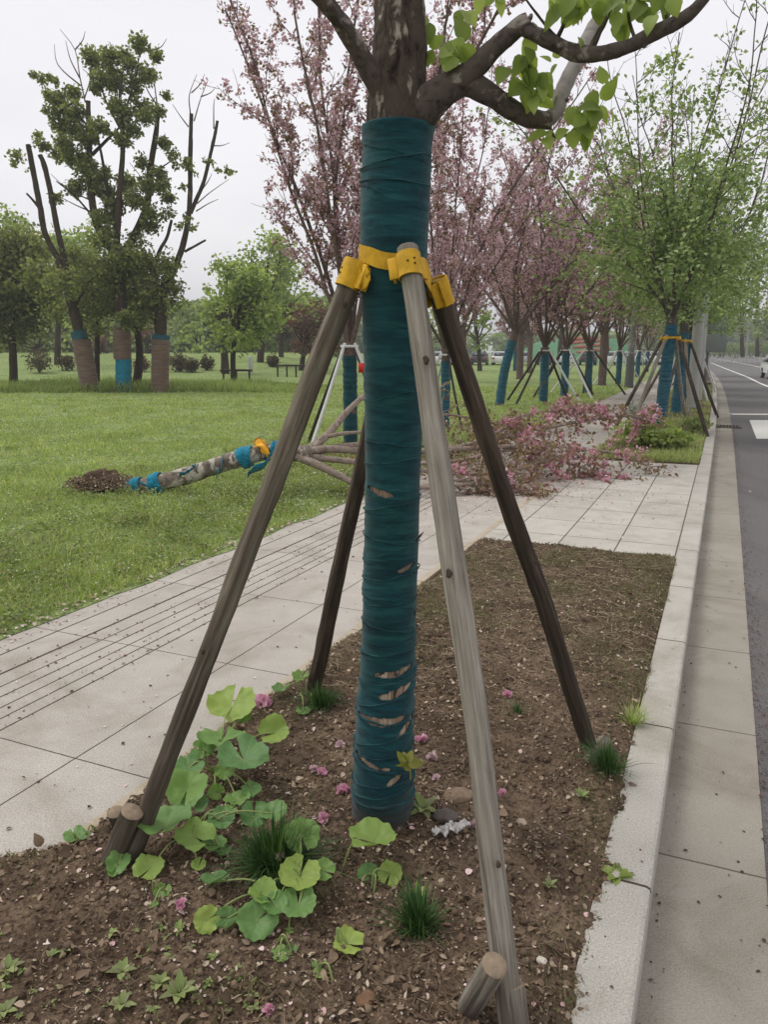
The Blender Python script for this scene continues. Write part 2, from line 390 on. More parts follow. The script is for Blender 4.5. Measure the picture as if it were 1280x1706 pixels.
def wrapmat(name, dark, mid, lite, zs=9, scale=9, dirt=None):
    m = NT(name); v = m.coord('Object', (1, 1, zs)); a = m.noise(v, scale, 6, .65, .5); b = m.noise(m.coord('Object'), 3.5, 3, .5)
    fine = m.noise(m.coord('Object', (1, 1, 2)), 260, 2, .8)
    c = m.ramp(a, [(.3, dark), (.5, mid), (.72, lite)])
    c = m.mix(m.ramp(b, [(.35, (0, 0, 0, 1)), (.65, (.6, .6, .6, 1))]), c, m.mix(1, c, (1.1, .95, .72, 1), 'MULTIPLY'))
    c = m.mix(m.ramp(fine, [(.35, (.35, .35, .35, 1)), (.55, (0, 0, 0, 1))]), c, dark)
    if dirt:
        sx = m.n('ShaderNodeSeparateXYZ'); m.l(m.coord('Object'), sx.inputs[0])
        f = m.math('ADD', sx.outputs[2], m.math('MULTIPLY', m.math('SUBTRACT', a, .5), .14))
        c = m.mix(m.ramp(f, [(dirt-.04, (.85, .85, .85, 1)), (dirt+.06, (0, 0, 0, 1))]), c, C(58, 50, 44))
    m.col(c).rough(.85).spec(.15); m.b.inputs['Sheen Weight'].default_value = .15
    m.bump(m.math('ADD', a, m.math('MULTIPLY', fine, .3)), .6, .004)
    return m.m
M_WRAP = wrapmat('teal_cloth', C(10, 42, 50), C(18, 64, 72), C(36, 86, 90), 6, 8, .09)
M_WRAPFAR = wrapmat('blue_teal_cloth', C(12, 58, 78), C(26, 88, 108), C(104, 128, 130), 12, 7)
M_WRAPBRIGHT = wrapmat('bright_blue_cloth', C(8, 84, 106), C(16, 116, 146), C(50, 150, 172), 3, 14)
M_ROPEBARK = wrapmat('rope_wound_trunk', C(66, 52, 44), C(112, 94, 84), C(140, 128, 116), 22, 2.2)
M_POLE = woodmat('weathered_grey_pole', C(92, 85, 76), C(140, 132, 121), C(166, 160, 149), 0, .12)
M_POLE2 = woodmat('weathered_brown_pole', C(66, 58, 49), C(108, 98, 85), C(142, 133, 118), 3, .85)
M_POLE3 = woodmat('dark_damp_pole', C(50, 40, 34), C(82, 70, 60), C(120, 108, 96), 5, 1.1)
M_CUT = plain('sawn_wood', C(132, 116, 98), .9, .2, 60)
M_YEL = plain('yellow_plastic', C(196, 152, 34), .62, .2, 34, .25)
M_YELD = plain('plastic_hole_shade', C(60, 40, 12), .8, .1)
M_ORANGE = plain('orange_yellow_plastic', C(232, 170, 36), .5, .1, 20, .4)
M_WHITE = plain('white_painted_pole', C(196, 196, 192), .6, .12, 12)
M_DKPOLE = plain('dark_support_pole', C(58, 52, 44), .9, .25, 12)
M_GREY = plain('grey_metal', C(158, 158, 152), .55, .08, 6, .4)
M_DGREY = plain('dark_grey_metal', C(88, 90, 88), .6, .1, 8)
M_MAIN = leafmat('fresh_leaf', [C(126, 144, 76), C(150, 168, 92), C(168, 184, 112)], .5, .5, True)
M_ROUND = None
M_GRASS = leafmat('grass_blade', [C(142, 160, 92), C(160, 178, 106), C(174, 190, 120), C(186, 196, 140), C(150, 164, 104), C(198, 194, 156)], .5, .6)
M_TUFT = leafmat('dark_tuft_blade', [C(44, 74, 40), C(60, 92, 48), C(76, 106, 58), C(96, 122, 70)], .25, .5)
M_WEED = leafmat('weed_leaf', [C(126, 142, 84), C(148, 162, 98), C(162, 172, 114), C(134, 138, 98)], .35, .6)
M_CAML = leafmat('camphor_leaf', [C(98, 108, 66), C(120, 130, 78), C(144, 150, 92), C(166, 168, 112), C(110, 118, 74)], .5, .55)
M_DEAD = leafmat('dead_leaf', [C(96, 78, 64), C(118, 98, 80), C(138, 116, 98), C(82, 66, 54)], .1, .8)
M_GREENL = leafmat('bright_green_leaf', [C(116, 134, 74), C(138, 156, 88), C(158, 172, 104), C(176, 186, 122)], .5, .55)
M_PLANEL = leafmat('young_street_tree_leaf', [C(108, 128, 80), C(130, 152, 94), C(154, 172, 116), C(184, 194, 150), C(118, 136, 92)], .45, .55)
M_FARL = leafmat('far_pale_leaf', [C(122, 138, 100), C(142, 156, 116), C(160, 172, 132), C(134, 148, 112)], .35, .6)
M_MAROON = leafmat('maroon_leaf', [C(92, 62, 54), C(114, 78, 68), C(128, 94, 80), C(104, 84, 66)], .3, .6)
M_BRSHRUB = leafmat('brown_shrub_leaf', [C(84, 68, 48), C(106, 88, 62), C(96, 96, 58), C(76, 62, 48)], .3, .6)
M_CHLEAF = leafmat('bronze_cherry_leaf', [C(126, 106, 84), C(146, 122, 100), C(134, 126, 92), C(158, 124, 108), C(118, 94, 82)], .4, .6)
M_BLOS = petalmat('pink_blossom', [C(212, 172, 180), C(226, 196, 202), C(198, 156, 166), C(234, 212, 216), C(180, 140, 150)])
M_BLOSDUSK = petalmat('dusky_pink_blossom', [C(204, 164, 172), C(220, 188, 194), C(188, 146, 156), C(230, 208, 212), C(168, 128, 136)])
M_BLOSHOT = petalmat('strong_pink_blossom', [C(210, 150, 166), C(222, 174, 186), C(196, 132, 152), C(230, 200, 206)])
M_PETAL = petalmat('fallen_petal_skin', [C(206, 182, 176), C(222, 196, 194), C(196, 158, 158), C(212, 202, 192)], .1)
M_LITTER = petalmat('dead_leaf_bits', [C(92, 76, 62), C(134, 114, 94), C(66, 52, 42), C(160, 142, 120), C(116, 90, 72), C(188, 172, 150)], .1)
M_SPECK = petalmat('dark_debris_bits', [C(74, 60, 50), C(96, 76, 62), C(58, 46, 40), C(112, 74, 66)], .05)
M_STRAW = plain('straw_twig', C(140, 122, 98), .9, .3, 40)
M_STONE = plain('pale_stone', C(150, 136, 120), .9, .25, 40, bump=.003)
M_DSTONE = plain('dark_stone', C(88, 80, 74), .9, .25, 40, bump=.003)
M_TISSUE = plain('white_tissue', C(206, 202, 198), .9, .08, 60)
#@@PART2
# ================================================================ the setting
def sstep(x, a, b):
    q = np.clip((np.asarray(x, float)-a)/(b-a), 0, 1); return q*q*(3-2*q)
def to_st(x, y):
    dx, dy = x-O[0], y-O[1]; s = dx*D[0]+dy*D[1]; return s, dx*N[0]+dy*N[1]-bend(s)
def lawn_z(x, y):
    x = np.asarray(x, float); y = np.asarray(y, float); p = np.stack([x, y, 0*x], -1)
    s, t = to_st(x, y)
    z = .012+.035*fbm(p, .8, 4, 3)*sstep(t, 3.25, 4.2)+.02*sstep(t, 3.3, 4)
    z = z+1.3*sstep(y, 33, 62)*sstep(-x, -2, 9)+.6*sstep(y, 60, 120)*sstep(-x, -30, 0)
    return z
def strip(name, s0, s1, prof, mat, ds=.5, kind='structure'):
    ss = np.arange(s0, s1+ds*.5, ds) if s1-s0 < 60 else np.concatenate([np.arange(s0, 60, ds), np.arange(60, s1, 3)])
    prof = np.asarray(prof, float); S, Tt = np.meshgrid(ss, prof[:, 0], indexing='ij')
    V = ST(S, Tt, 0); V[..., 2] = prof[None, :, 1]
    n, k = S.shape; i = np.arange(n-1)[:, None]*k; j = np.arange(k-1)[None]
    Q = np.stack([i+j, i+j+1, i+k+j+1, i+k+j], -1).reshape(-1, 4)
    arc = np.concatenate([[0], np.cumsum(np.hypot(np.diff(prof[:, 0]), np.diff(prof[:, 1])))])
    mb = MB(); mb.add(V.reshape(-1, 3), Q=Q[:, ::-1], uv=np.stack([S, Tt], -1).reshape(-1, 2))
    o = mb.build(name, mat, smooth=False); return tag(o, kind=kind)
def grid(name, xs, ys, zf, mat, smooth=True):
    X, Y = np.meshgrid(xs, ys, indexing='ij'); V = np.stack([X, Y, zf(X, Y)], -1); n, k = X.shape
    i = np.arange(n-1)[:, None]*k; j = np.arange(k-1)[None]
    Q = np.stack([i+j, i+k+j, i+k+j+1, i+j+1], -1).reshape(-1, 4)
    return MB().add(V.reshape(-1, 3), Q=Q).build(name, mat, smooth=smooth)
tag(grid('ground', np.array([-900, 900.]), np.array([-60, 1500.]), lambda x, y: 0*x-.2, M_LAWN), kind='structure')
# lawn: a sheet in along/across metres so that its near edge follows the path
ss = np.concatenate([np.arange(-6, 30, .15), np.arange(30, 90, .8), np.arange(90, 400, 8)])
tt = np.concatenate([3.33+np.arange(0, 3, .06), np.arange(6.33, 20, .3), np.arange(20, 70, 1.2), np.arange(70, 320, 8)])
S_, T_ = np.meshgrid(ss, tt, indexing='ij'); V = ST(S_, T_)
V[..., 2] = lawn_z(V[..., 0], V[..., 1])
edge = T_ < 3.331
wob = .05*fbm(np.stack([S_*1., S_*0, S_*0], -1), 2.2, 4, 9)
V[..., 0] += N[0]*wob*(T_ < 3.5); V[..., 1] += N[1]*wob*(T_ < 3.5)
V[..., 2] = np.where(T_ < 3.34, .004, V[..., 2])
n, k = S_.shape; i = np.arange(n-1)[:, None]*k; j = np.arange(k-1)[None]
Q = np.stack([i+j, i+k+j, i+k+j+1, i+j+1], -1).reshape(-1, 4)
tag(MB().add(V.reshape(-1, 3), Q=Q).build('lawn', M_LAWN), kind='structure')
strip('path', -6, 230, [(3.42, 0), (3.0, 0), (1.705, 0)], M_PATH)
strip('path_edging', -6, 230, [(1.703, .0), (1.703, .003), (1.655, .003), (1.655, -.03)], M_KERBS)
strip('crossing_paving', 3.40, 8.62, [(1.655, .0005), (.146, .0005)], M_CROSS, .58)
strip('kerb', -6, 230, [(.146, -.05), (.145, .006), (.014, .006), (.004, .001), (0, -.01), (0, -.13)], M_KERB)
strip('gutter', -6, 230, [(0, -.119), (-.32, -.117)], M_GUT)
strip('road', -8, 260, [(-.318, -.121), (-.6, -.121), (-14.5, -.12)], M_ASPH)
strip('far_kerb', -8, 260, [(-14.5, -.12), (-14.5, 0.0), (-14.7, 0.0), (-22, .05)], M_KERB)
def paint(pts, name='road_marking', wd=None):
    mb = MB()
    if wd is None: mb.add([list(G(*p, -.117)) for p in pts], Q=[[0, 1, 2, 3]])
    else:
        c = spline([G(*p, -.117) for p in pts], 40); T = nrm(np.gradient(c, axis=0)); nn = np.stack([-T[:, 1], T[:, 0], 0*T[:, 0]], -1)
        V = np.concatenate([c-nn*wd/2, c+nn*wd/2]); i = np.arange(39)
        mb.add(V, Q=np.stack([i, i+1, i+41, i+40], -1))
    return tag(mb.build(name, M_PAINT, smooth=False), kind='structure')
a0 = G(1218, 690, -.117); a1 = G(1400, 691, -.117); dd = np.array([0, .16, 0])
MBm = MB().add([a0-dd, a1-dd, a1+dd, a0+dd], Q=[[0, 1, 2, 3]]); tag(MBm.build('stop_line', M_PAINT, smooth=False), kind='structure')
paint([(1261, 731), (1460, 731), (1400, 700), (1249, 700)], 'lane_block')
paint([(1420, 690), (1280, 644), (1241, 626.5), (1207, 613.5), (1184, 604)], 'edge_line', .15)
paint([(1500, 655), (1280, 614.5), (1215, 601.5), (1180, 595.5)], 'lane_line', .2)

# ---- soil of the near tree pit, spilling raggedly over its edging
def soil_z(x, y):
    x = np.asarray(x, float); y = np.asarray(y, float); p = np.stack([x, y, 0*x], -1)
    s, t = to_st(x, y)
    e1 = 1.70+.05*fbm(p, 3, 4, 21)+.42*sstep(-s, .80, 1.5)-.04*sstep(s, 1.2, 2.5)
    e0 = .112+.045*fbm(p, 5, 4, 31, .55)-.03*sstep(-s, -.5, .3)*(1+fbm(p, 4, 2, 5))
    e2 = 3.43+.03*fbm(p, 5, 4, 41)
    d = np.minimum(np.minimum(e1-t, t-e0), e2-s)
    ins = sstep(d, -.015, .10)
    tree = np.exp(-(((x-.0)**2+(y-2.25)**2)/.20**2))
    mound = .022+.02*fbm(p, 1.6, 3, 51)+.03*tree
    rough = .016*fbm(p, 8, 4, 61)+.011*fbm(p, 34, 4, 71, .6)
    hole = -.045*np.exp(-(((x-.46)**2+(y-2.35)**2)/.13**2))
    return np.where(d > -.015, -.02+ins*(.02+mound+hole)+rough*(.25+ins*.75), -.04)
xs = np.arange(-2.0, 2.35, .0085); ys = np.arange(1.05, 6.6, .0085)
X, Y = np.meshgrid(xs, ys, indexing='ij'); s, t = to_st(X, Y)
Z = soil_z(X, Y); n, k = X.shape
i = np.arange(n-1)[:, None]*k; j = np.arange(k-1)[None]
Q = np.stack([i+j, i+k+j, i+k+j+1, i+j+1], -1)
keep = (Z > -.035) & (t > .0) & (t < 2.6) & (s < 3.6)
kk = keep[:-1, :-1] | keep[1:, 1:] | keep[1:, :-1] | keep[:-1, 1:]
tag(MB().add(np.stack([X, Y, Z], -1).reshape(-1, 3), Q=Q[kk]).build('soil_bed', M_SOIL), kind='structure')
def pit(s0, s1, seed):
    S2, T2 = np.meshgrid(np.arange(s0, s1+.01, .12), np.arange(.15, 1.66, .05), indexing='ij'); V = ST(S2, T2)
    e = np.minimum(np.minimum(T2-.15, 1.655-T2), np.minimum(S2-s0, s1-S2)); V[..., 2] = -.01+.05*sstep(e, 0, .25)+.015*fbm(V, 5, 3, seed)*sstep(e, 0, .1)
    n, k = S2.shape; i = np.arange(n-1)[:, None]*k; j = np.arange(k-1)[None]
    tag(MB().add(V.reshape(-1, 3), Q=np.stack([i+j, i+k+j, i+k+j+1, i+j+1], -1).reshape(-1, 4)[:, ::-1]).build('soil_bed', M_SOIL), kind='structure')
pit(8.6, 36, 5); pit(39, 90, 6)

# ================================================================ main tree
TY = 2.24
outline = [(1400, 586, 682), (1375, 587, 681), (1340, 590, 684), (1300, 591, 685), (1200, 596, 686), (1100, 604, 689), (1000, 608, 691), (900, 610, 695), (800, 612, 697),
           (700, 611, 702), (600, 610, 704), (500, 607, 707), (400, 603, 710), (300, 605, 715), (230, 609, 717), (200, 609, 717), (170, 611, 717), (130, 615, 714), (80, 618, 713), (20, 621, 712), (-60, 622, 710), (-200, 624, 706), (-500, 630, 700)]
zc, xc, rc = [], [], []
for y, a, b in outline:
    p = P((a+b)/2, y, TY); zc.append(p[2]); xc.append(p[0]); rc.append(W((b-a)/2, p))
zc, xc, rc = map(np.array, (zc, xc, rc))
tcx = lambda z: np.interp(z, zc, xc); trr = lambda z: np.interp(z, zc, rc)
def zpix(py, Y=TY): return P(640, py, Y)[2]
tree = thing('street_tree', 'nearest street tree, its trunk wrapped in teal cloth and braced by four grey poles', 'tree', (tcx(0), TY, 0))
mb = MB()
# trunk surface
zz = np.concatenate([np.linspace(-.05, 1.95, 200), np.linspace(1.96, 3.9, 330)]); th = np.linspace(0, 2*np.pi, 120, endpoint=False)
Zg, Tg = np.meshgrid(zz, th, indexing='ij')
R = (trr(Zg)-.004)*(1+.18*np.exp(-np.clip(Zg, 0, 9)/.05))
pt = np.stack([np.cos(Tg)*R, np.sin(Tg)*R, Zg*.45], -1)
R = R+.008*fbm(pt, 42, 4, 2, .6)+.006*fbm(pt, 9, 3, 4)
V = np.stack([tcx(Zg)+np.cos(Tg)*R, TY+np.sin(Tg)*R, Zg], -1)
n, k = Zg.shape; i = np.arange(n-1)[:, None]*k; j = np.arange(k)[None]; j2 = (j+1) % k
QT = np.stack([i+j, i+j2, i+k+j2, i+k+j], -1).reshape(-1, 4)
mb.add(V.reshape(-1, 3), Q=QT); trunk = mb.build('trunk', M_BARK, tree)
def limb(pts, r0, r1, name, mat, seed, n=60, sides=20, bump=.004, knob=.0):
    c = spline(pts, n); c = c+.004*np.stack([fbm(c, 9, 2, seed), fbm(c, 9, 2, seed+1), fbm(c, 9, 2, seed+2)], -1)
    rr = np.interp(np.linspace(0, 1, n), np.linspace(0, 1, len(r0)) if hasattr(r0, '__len__') else [0, 1], r0 if hasattr(r0, '__len__') else [r0, r1])
    m_ = MB(); tube(m_, c, rr, sides, bump=bump, bscale=30, seed=seed); return m_, c, rr
def pp(lst): return [P(x, y, Y) for x, y, Y in lst]
px2 = lambda w_, Y: w_/F*Y*.98
# left limb, right limb and its forks
m1, _, _ = limb(pp([(655, 195, 2.24), (640, 165, 2.22), (618, 125, 2.19), (590, 72, 2.15), (562, 30, 2.11), (530, -8, 2.07), (480, -70, 2.0)]), [px2(40, 2.2)/2, px2(27, 2.2)/2*1.25, px2(30, 2.1)/2, px2(27, 2.1)/2, px2(26, 2)/2], 0, 'limb', M_BARKLIMB, 11)
m2, _, _ = limb(pp([(672, 215, 2.24), (700, 188, 2.22), (735, 155, 2.19), (775, 128, 2.16), (820, 85, 2.13), (862, 45, 2.1), (880, 34, 2.09)]), [px2(62, 2.2)/2, px2(60, 2.2)/2, px2(44, 2.2)/2, px2(32, 2.1)/2, px2(28, 2.1)/2, px2(25, 2.1)/2], 0, 'limb', M_BARKLIMB, 21, 70)
m3, _, _ = limb(pp([(868, 42, 2.095), (885, 52, 2.08), (915, 68, 2.06), (955, 88, 2.04), (1000, 90, 2.0), (1050, 76, 1.97), (1105, 48, 1.94), (1150, 22, 1.92), (1185, -15, 1.9), (1230, -70, 1.86)]), [px2(26, 2)/2, px2(22, 2)/2, px2(25, 2)/2, px2(20, 2)/2, px2(22, 2)/2, px2(16, 2)/2, px2(14, 2)/2], 0, 'limb', M_BARKLIMB, 31, 90)
m4, _, _ = limb(pp([(745, 150, 2.19), (775, 140, 2.17), (808, 155, 2.17), (845, 178, 2.18), (880, 197, 2.19), (916, 203, 2.2)]), [px2(46, 2.2)/2, px2(36, 2.2)/2, px2(31, 2.2)/2, px2(28, 2.2)/2, px2(27, 2.2)/2], 0, 'limb', M_BARKLIMB, 41, 60)
m5, _, _ = limb(pp([(906, 205, 2.2), (924, 188, 2.21), (938, 150, 2.24), (958, 108, 2.28), (985, 60, 2.32), (1012, 10, 2.37), (1040, -50, 2.42)]), [px2(25, 2.2)/2, px2(24, 2.2)/2, px2(24, 2.2)/2, px2(25, 2.3)/2, px2(20, 2.3)/2], 0, 'limb', M_BARKPALE, 51, 60)
m1.V += []; 
limb_l = m1.build('limb', M_BARKLIMB, tree); m2.build('limb', M_BARKLIMB, tree); m3.build('limb', M_BARKLIMB, tree); m4.build('limb', M_BARKLIMB, tree); m5.build('limb', M_BARKPALE, tree)
# knobs and spurs
mk = MB()
for (x, y, Y, x2, y2) in [(880, 36, 2.09, 886, 24), (800, 103, 2.14, 797, 92), (848, 165, 2.17, 842, 155), (750, 128, 2.17, 745, 118), (985, 82, 2.02, 990, 68), (915, 196, 2.2, 918, 213), (930, 172, 2.21, 948, 166), (1080, 66, 1.95, 1072, 80)]:
    mk = MB(); tube(mk, spline(pp([(x, y, Y), ((x+x2)/2+1, (y+y2)/2, Y), (x2, y2, Y)]), 5), [.008, .0065, .006, .005, .003], 8, bump=.001, bscale=80)
    mk.build('spur', M_BARKLIMB, tree)
# twigs with leaves
mt = MB(); tw = {
 'a': [(930, 62, 2.05), (940, 40, 2.03), (950, 10, 2.0), (955, -20, 2.0)],
 'b': [(990, 80, 2.02), (1003, 50, 2.0), (1020, 15, 1.98), (1030, -20, 1.97)],
 'c': [(948, 80, 2.05), (920, 55, 2.05), (890, 18, 2.03), (870, -10, 2.0)],
 'd': [(1060, 70, 1.96), (1050, 40, 1.97), (1045, 10, 1.98), (1040, -20, 1.98)],
 'e': [(916, 212, 2.2), (925, 228, 2.19), (945, 225, 2.17), (965, 205, 2.15)],
 'f': [(873, 190, 2.19), (880, 165, 2.16), (885, 135, 2.14), (880, 100, 2.12)],
 'g': [(727, 160, 2.2), (735, 110, 2.25), (742, 50, 2.3), (750, -20, 2.35)],
 'h': [(745, 132, 2.18), (757, 110, 2.16), (765, 95, 2.15)],
 'i': [(980, 85, 2.02), (1010, 30, 2.05), (1040, 0, 2.08), (1080, -30, 2.1)],
 'j': [(1115, 45, 1.94), (1110, 20, 1.95), (1120, 0, 1.96), (1128, -20, 1.96)]}
for k_, v_ in tw.items():
    mt = MB(); tube(mt, spline(pp(v_), 16), np.linspace(.006 if k_ in 'ag' else .0045, .002, 16), 7, bump=.0008, bscale=90)
    mt.build('twig', M_BARKLIMB, tree)
# ovate leaf with a point, folded along the midrib
def ovate(n=9):
    vs = []; fs = []
    for i in range(n+1):
        u = i/n; wv = (.36*(math.sin(math.pi*min(1, u**.75)))**.9*(1-.25*u)+.018*(i % 2)) if 0 < u < 1 else 0
        zc_ = -.28*u*u
        for q in (-1, -.5, 0, .5, 1): vs.append((wv*q, u, zc_+.16*abs(q)*wv*2-.10*q*q*wv))
    for i in range(n):
        for q in range(4):
            a = i*5+q; fs += [(a, a+1, a+6), (a, a+6, a+5)]
    return np.array(vs), np.array(fs)
OV = ovate()
lrng = np.random.default_rng(12)
ml = MB()
groups = [((880, 85), 20, 2.12, 3, 44), ((872, 105), 10, 2.12, 2, 46), ((865, 128), 16, 2.13, 3, 40), ((892, 130), 16, 2.14, 4, 42), ((885, 155), 16, 2.15, 5, 40), ((905, 165), 14, 2.17, 3, 34), ((920, 110), 9, 2.17, 2, 24),
          ((985, 185), 20, 2.14, 4, 44), ((1003, 195), 12, 2.13, 3, 44), ((975, 210), 12, 2.15, 4, 42), ((955, 190), 8, 2.15, 2, 36), ((908, 232), 8, 2.18, 2, 42), ((926, 243), 6, 2.18, 1, 38), ((960, 225), 8, 2.16, 2, 36),
          ((770, 85), 12, 2.15, 4, 44), ((758, 100), 10, 2.15, 3, 40), ((773, 28), 6, 2.2, 2, 40), ((940, 12), 22, 2.0, 5, 46), ((965, 5), 20, 2.0, 5, 46), ((1025, 40), 12, 2.0, 4, 46), ((1000, 10), 24, 1.98, 5, 44), ((1060, 10), 26, 1.97, 6, 42), ((1100, 5), 24, 1.96, 5, 44),
          ((1130, 5), 14, 1.95, 3, 44), ((715, 45), 10, 2.25, 3, 38), ((715, 90), 6, 2.25, 2, 30), ((825, 3), 6, 2.1, 2, 34), ((960, 70), 5, 2.02, 1, 26), ((1175, 2), 5, 1.95, 1, 34), ((800, 3), 5, 2.1, 1, 34)]
for (c2, sp, Y, nn, sz) in groups:
    for q in range(int(nn*1.6)):
        x = c2[0]+lrng.normal()*sp*.6; y = c2[1]+lrng.normal()*sp*.55
        p0 = P(x, y-sz*.25, Y+lrng.normal()*.02); dr = np.array([lrng.normal()*.6, lrng.normal()*.5, -1.0 if lrng.random() < .8 else .4])
        no = nrm(np.array([lrng.normal()*.6, -.9, .35+lrng.normal()*.4]))
        scatter(ml, OV, p0[None], no[None], nrm(dr)[None], W(sz*1.0, p0)*lrng.uniform(.6, 1.1), width=W(sz*1.05, p0)*lrng.uniform(.75, 1.05))
ml.build('leaves', M_MAIN, tree)
# cloth wrap
zt = zpix(213); z0 = zpix(1352); nz_ = 900; nth = 190
zz = np.linspace(z0, zt, nz_); th = np.linspace(0, 2*np.pi, nth, endpoint=False); Zg, Tg = np.meshgrid(zz, th, indexing='ij')
ct = np.cos(Tg+1.2); slope = .026*np.sin(Zg*4.1+1.0)+.012
zl = Zg+slope*ct+.008*fbm(np.stack([np.cos(Tg)*.1, np.sin(Tg)*.1, Zg], -1), 14, 3, 3)
pitch_ = .105; fr = np.mod(zl/pitch_+Tg/(2*np.pi), 1.0)
saw = .0045*(1-fr)**3*(.4+.6*vnoise(np.stack([np.cos(Tg)*.1, np.sin(Tg)*.1, Zg*1.], -1), 9, 5))
amp = np.interp(Zg, [0, .5, .9, 2.0], [.0036, .0028, .0018, .0013])
q = np.stack([np.cos(Tg)*.095, np.sin(Tg)*.095, zl*8.5], -1)
wr = amp*1.3*fbm(q, 5, 5, 8, .6)*(.55+.8*np.clip(fbm(q*[1, 1, .15], 8, 2, 44)+.4, 0, 1))
bnd = np.mod(zl/.043+.35*Tg/(2*np.pi)+.8*fbm(np.stack([np.cos(Tg)*.1, np.sin(Tg)*.1, zl*2], -1), 4, 3, 55), 1.0)
band_ = (.0052*bnd**2)*np.interp(Zg, [0, .7, 1.2, 2], [1, .75, .4, .3])*(.35+.65*np.clip(.5+fbm(np.stack([np.cos(Tg)*.1, np.sin(Tg)*.1, zl*3], -1), 5, 2, 66)*2, 0, 1))
ridge = band_+.0024*np.clip(1-np.abs(np.mod(zl*1.0/.047+1.6*fbm(q, 1.2, 3, 77), 1.0)-.5)*9, 0, 1)*np.interp(Zg, [0, .6, 1.1, 2], [1, .9, .5, .25])
R = trr(Zg)+.0035+saw+wr+ridge+.006*fbm(np.stack([np.cos(Tg)*.1, np.sin(Tg)*.1, Zg*.9], -1), 11, 3, 91)
R = R+.006*np.exp(-((Zg-zt)/.03)**2)-.004*np.exp(-((Zg-z0)/.02)**2)
R = np.maximum(R, trr(Zg)+.0052)
V = np.stack([tcx(Zg)+np.cos(Tg)*R, TY+np.sin(Tg)*R, Zg], -1)
gap = np.zeros(Zg.shape, bool)
Yf = TY-.085
for (y0_, xa, xb, hpx, tilt) in [(824, 611, 655, 8, -4), (951, 664, 692, 6, 5), (1124, 622, 690, 9, 6), (1157, 632, 690, 11, 9), (1203, 594, 678, 12, 4), (1222, 664, 694, 13, 18), (1275, 590, 632, 7, -9), (1280, 636, 650, 4, 0), (1300, 645, 672, 9, 12), (1040, 690, 700, 4, 0)]:
    c_ = P((xa+xb)/2, y0_, Yf); zc_ = c_[2]; rr_ = float(trr(zc_))+.01
    cxm = float(tcx(zc_)); ua = np.clip((P(xa, y0_, Yf)[0]-cxm)/rr_, -1, 1); ub = np.clip((P(xb, y0_, Yf)[0]-cxm)/rr_, -1, 1)
    u = np.cos(Tg); front = np.sin(Tg) < .15
    uu = (u-(ua+ub)/2)/max(1e-3, (ub-ua)/2); h = W(hpx/2, c_)*1.15
    zmid = zc_+W(tilt, c_)*uu*.6-.022*(1-np.clip(-np.sin(Tg), 0, 1))*(-1)
    nn = fbm(np.stack([u*.1, 0*u, Zg*4], -1), 60, 3, int(y0_))
    gap |= front & (np.abs(uu) < 1) & (np.abs(Zg-zmid) < h*np.sqrt(np.clip(1-uu**2, 0, 1))*(1+.5*nn))
keep = ~gap
n, k = Zg.shape; i = np.arange(n-1)[:, None]*k; j = np.arange(k)[None]; j2 = (j+1) % k
QW = np.stack([i+j, i+j2, i+k+j2, i+k+j], -1); kf = keep.reshape(-1)
msk = kf[QW].all(-1)
wrap = MB().add(V.reshape(-1, 3), Q=QW[msk]).build('cloth_wrap', M_WRAP, tree)
sol = wrap.modifiers.new('s', 'SOLIDIFY'); sol.thickness = .002; sol.offset = -1
# rolled cloth edges and loops standing proud of the wrap
for q, (py_, a0_, a1_, til, rad_) in enumerate([(845, 150, 400, .010, .0022), (905, 170, 380, -.006, .0018), (965, 160, 395, .008, .0022), (1010, 175, 370, .004, .0017), (1052, 150, 400, -.008, .0022), (1092, 165, 385, .006, .002), (1140, 160, 390, .010, .0024), (1172, 160, 395, .012, .003), (1206, 155, 390, -.004, .0028), (1238, 165, 400, .012, .0024), (1262, 160, 380, .004, .0024), (1287, 160, 395, -.010, .003), (1310, 155, 400, .006, .003), (1326, 165, 390, .010, .0034), (1343, 150, 400, .0, .0036), (742, 165, 390, -.006, .0018), (770, 175, 380, .006, .0014), (660, 170, 380, .008, .0014), (300, 165, 385, -.006, .0016), (262, 165, 385, .008, .0018)]):
    aa = np.radians(np.linspace(a0_, a1_, 70)); zb = zpix(py_, TY-.09); z_ = zb+til*np.cos(aa)*2+.004*vnoise(np.stack([aa, 0*aa, 0*aa], -1), 2.2, q); rr2 = trr(z_)+.0095+.003*vnoise(np.stack([aa, 0*aa, 0*aa], -1), 3, q+40)-.006*(np.abs(np.linspace(-1, 1, 70))**6)
    m_ = MB(); tube(m_, np.stack([tcx(z_)+np.cos(aa)*rr2, TY+np.sin(aa)*rr2, z_], -1), rad_*(1+.5*vnoise(np.stack([aa, 0*aa, 0*aa], -1), 4, q+9)), 8, bump=.0006, bscale=90); m_.build('cloth_edge', M_WRAP, tree)
# under the wrap the bark is tan: an inner bark sleeve seen through the gaps
R2 = trr(Zg[::3, ::2])+.0005; Z3, T3 = Zg[::3, ::2], Tg[::3, ::2]
R2 = R2+.0025*fbm(np.stack([np.cos(T3)*.1, np.sin(T3)*.1, Z3*.2], -1), 90, 3, 5)
V = np.stack([tcx(Z3)+np.cos(T3)*R2, TY+np.sin(T3)*R2, Z3], -1); n, k = Z3.shape
i = np.arange(n-1)[:, None]*k; j = np.arange(k)[None]; j2 = (j+1) % k
MB().add(V.reshape(-1, 3), Q=np.stack([i+j, i+j2, i+k+j2, i+k+j], -1).reshape(-1, 4)).build('inner_bark', M_BARKTAN, tree)
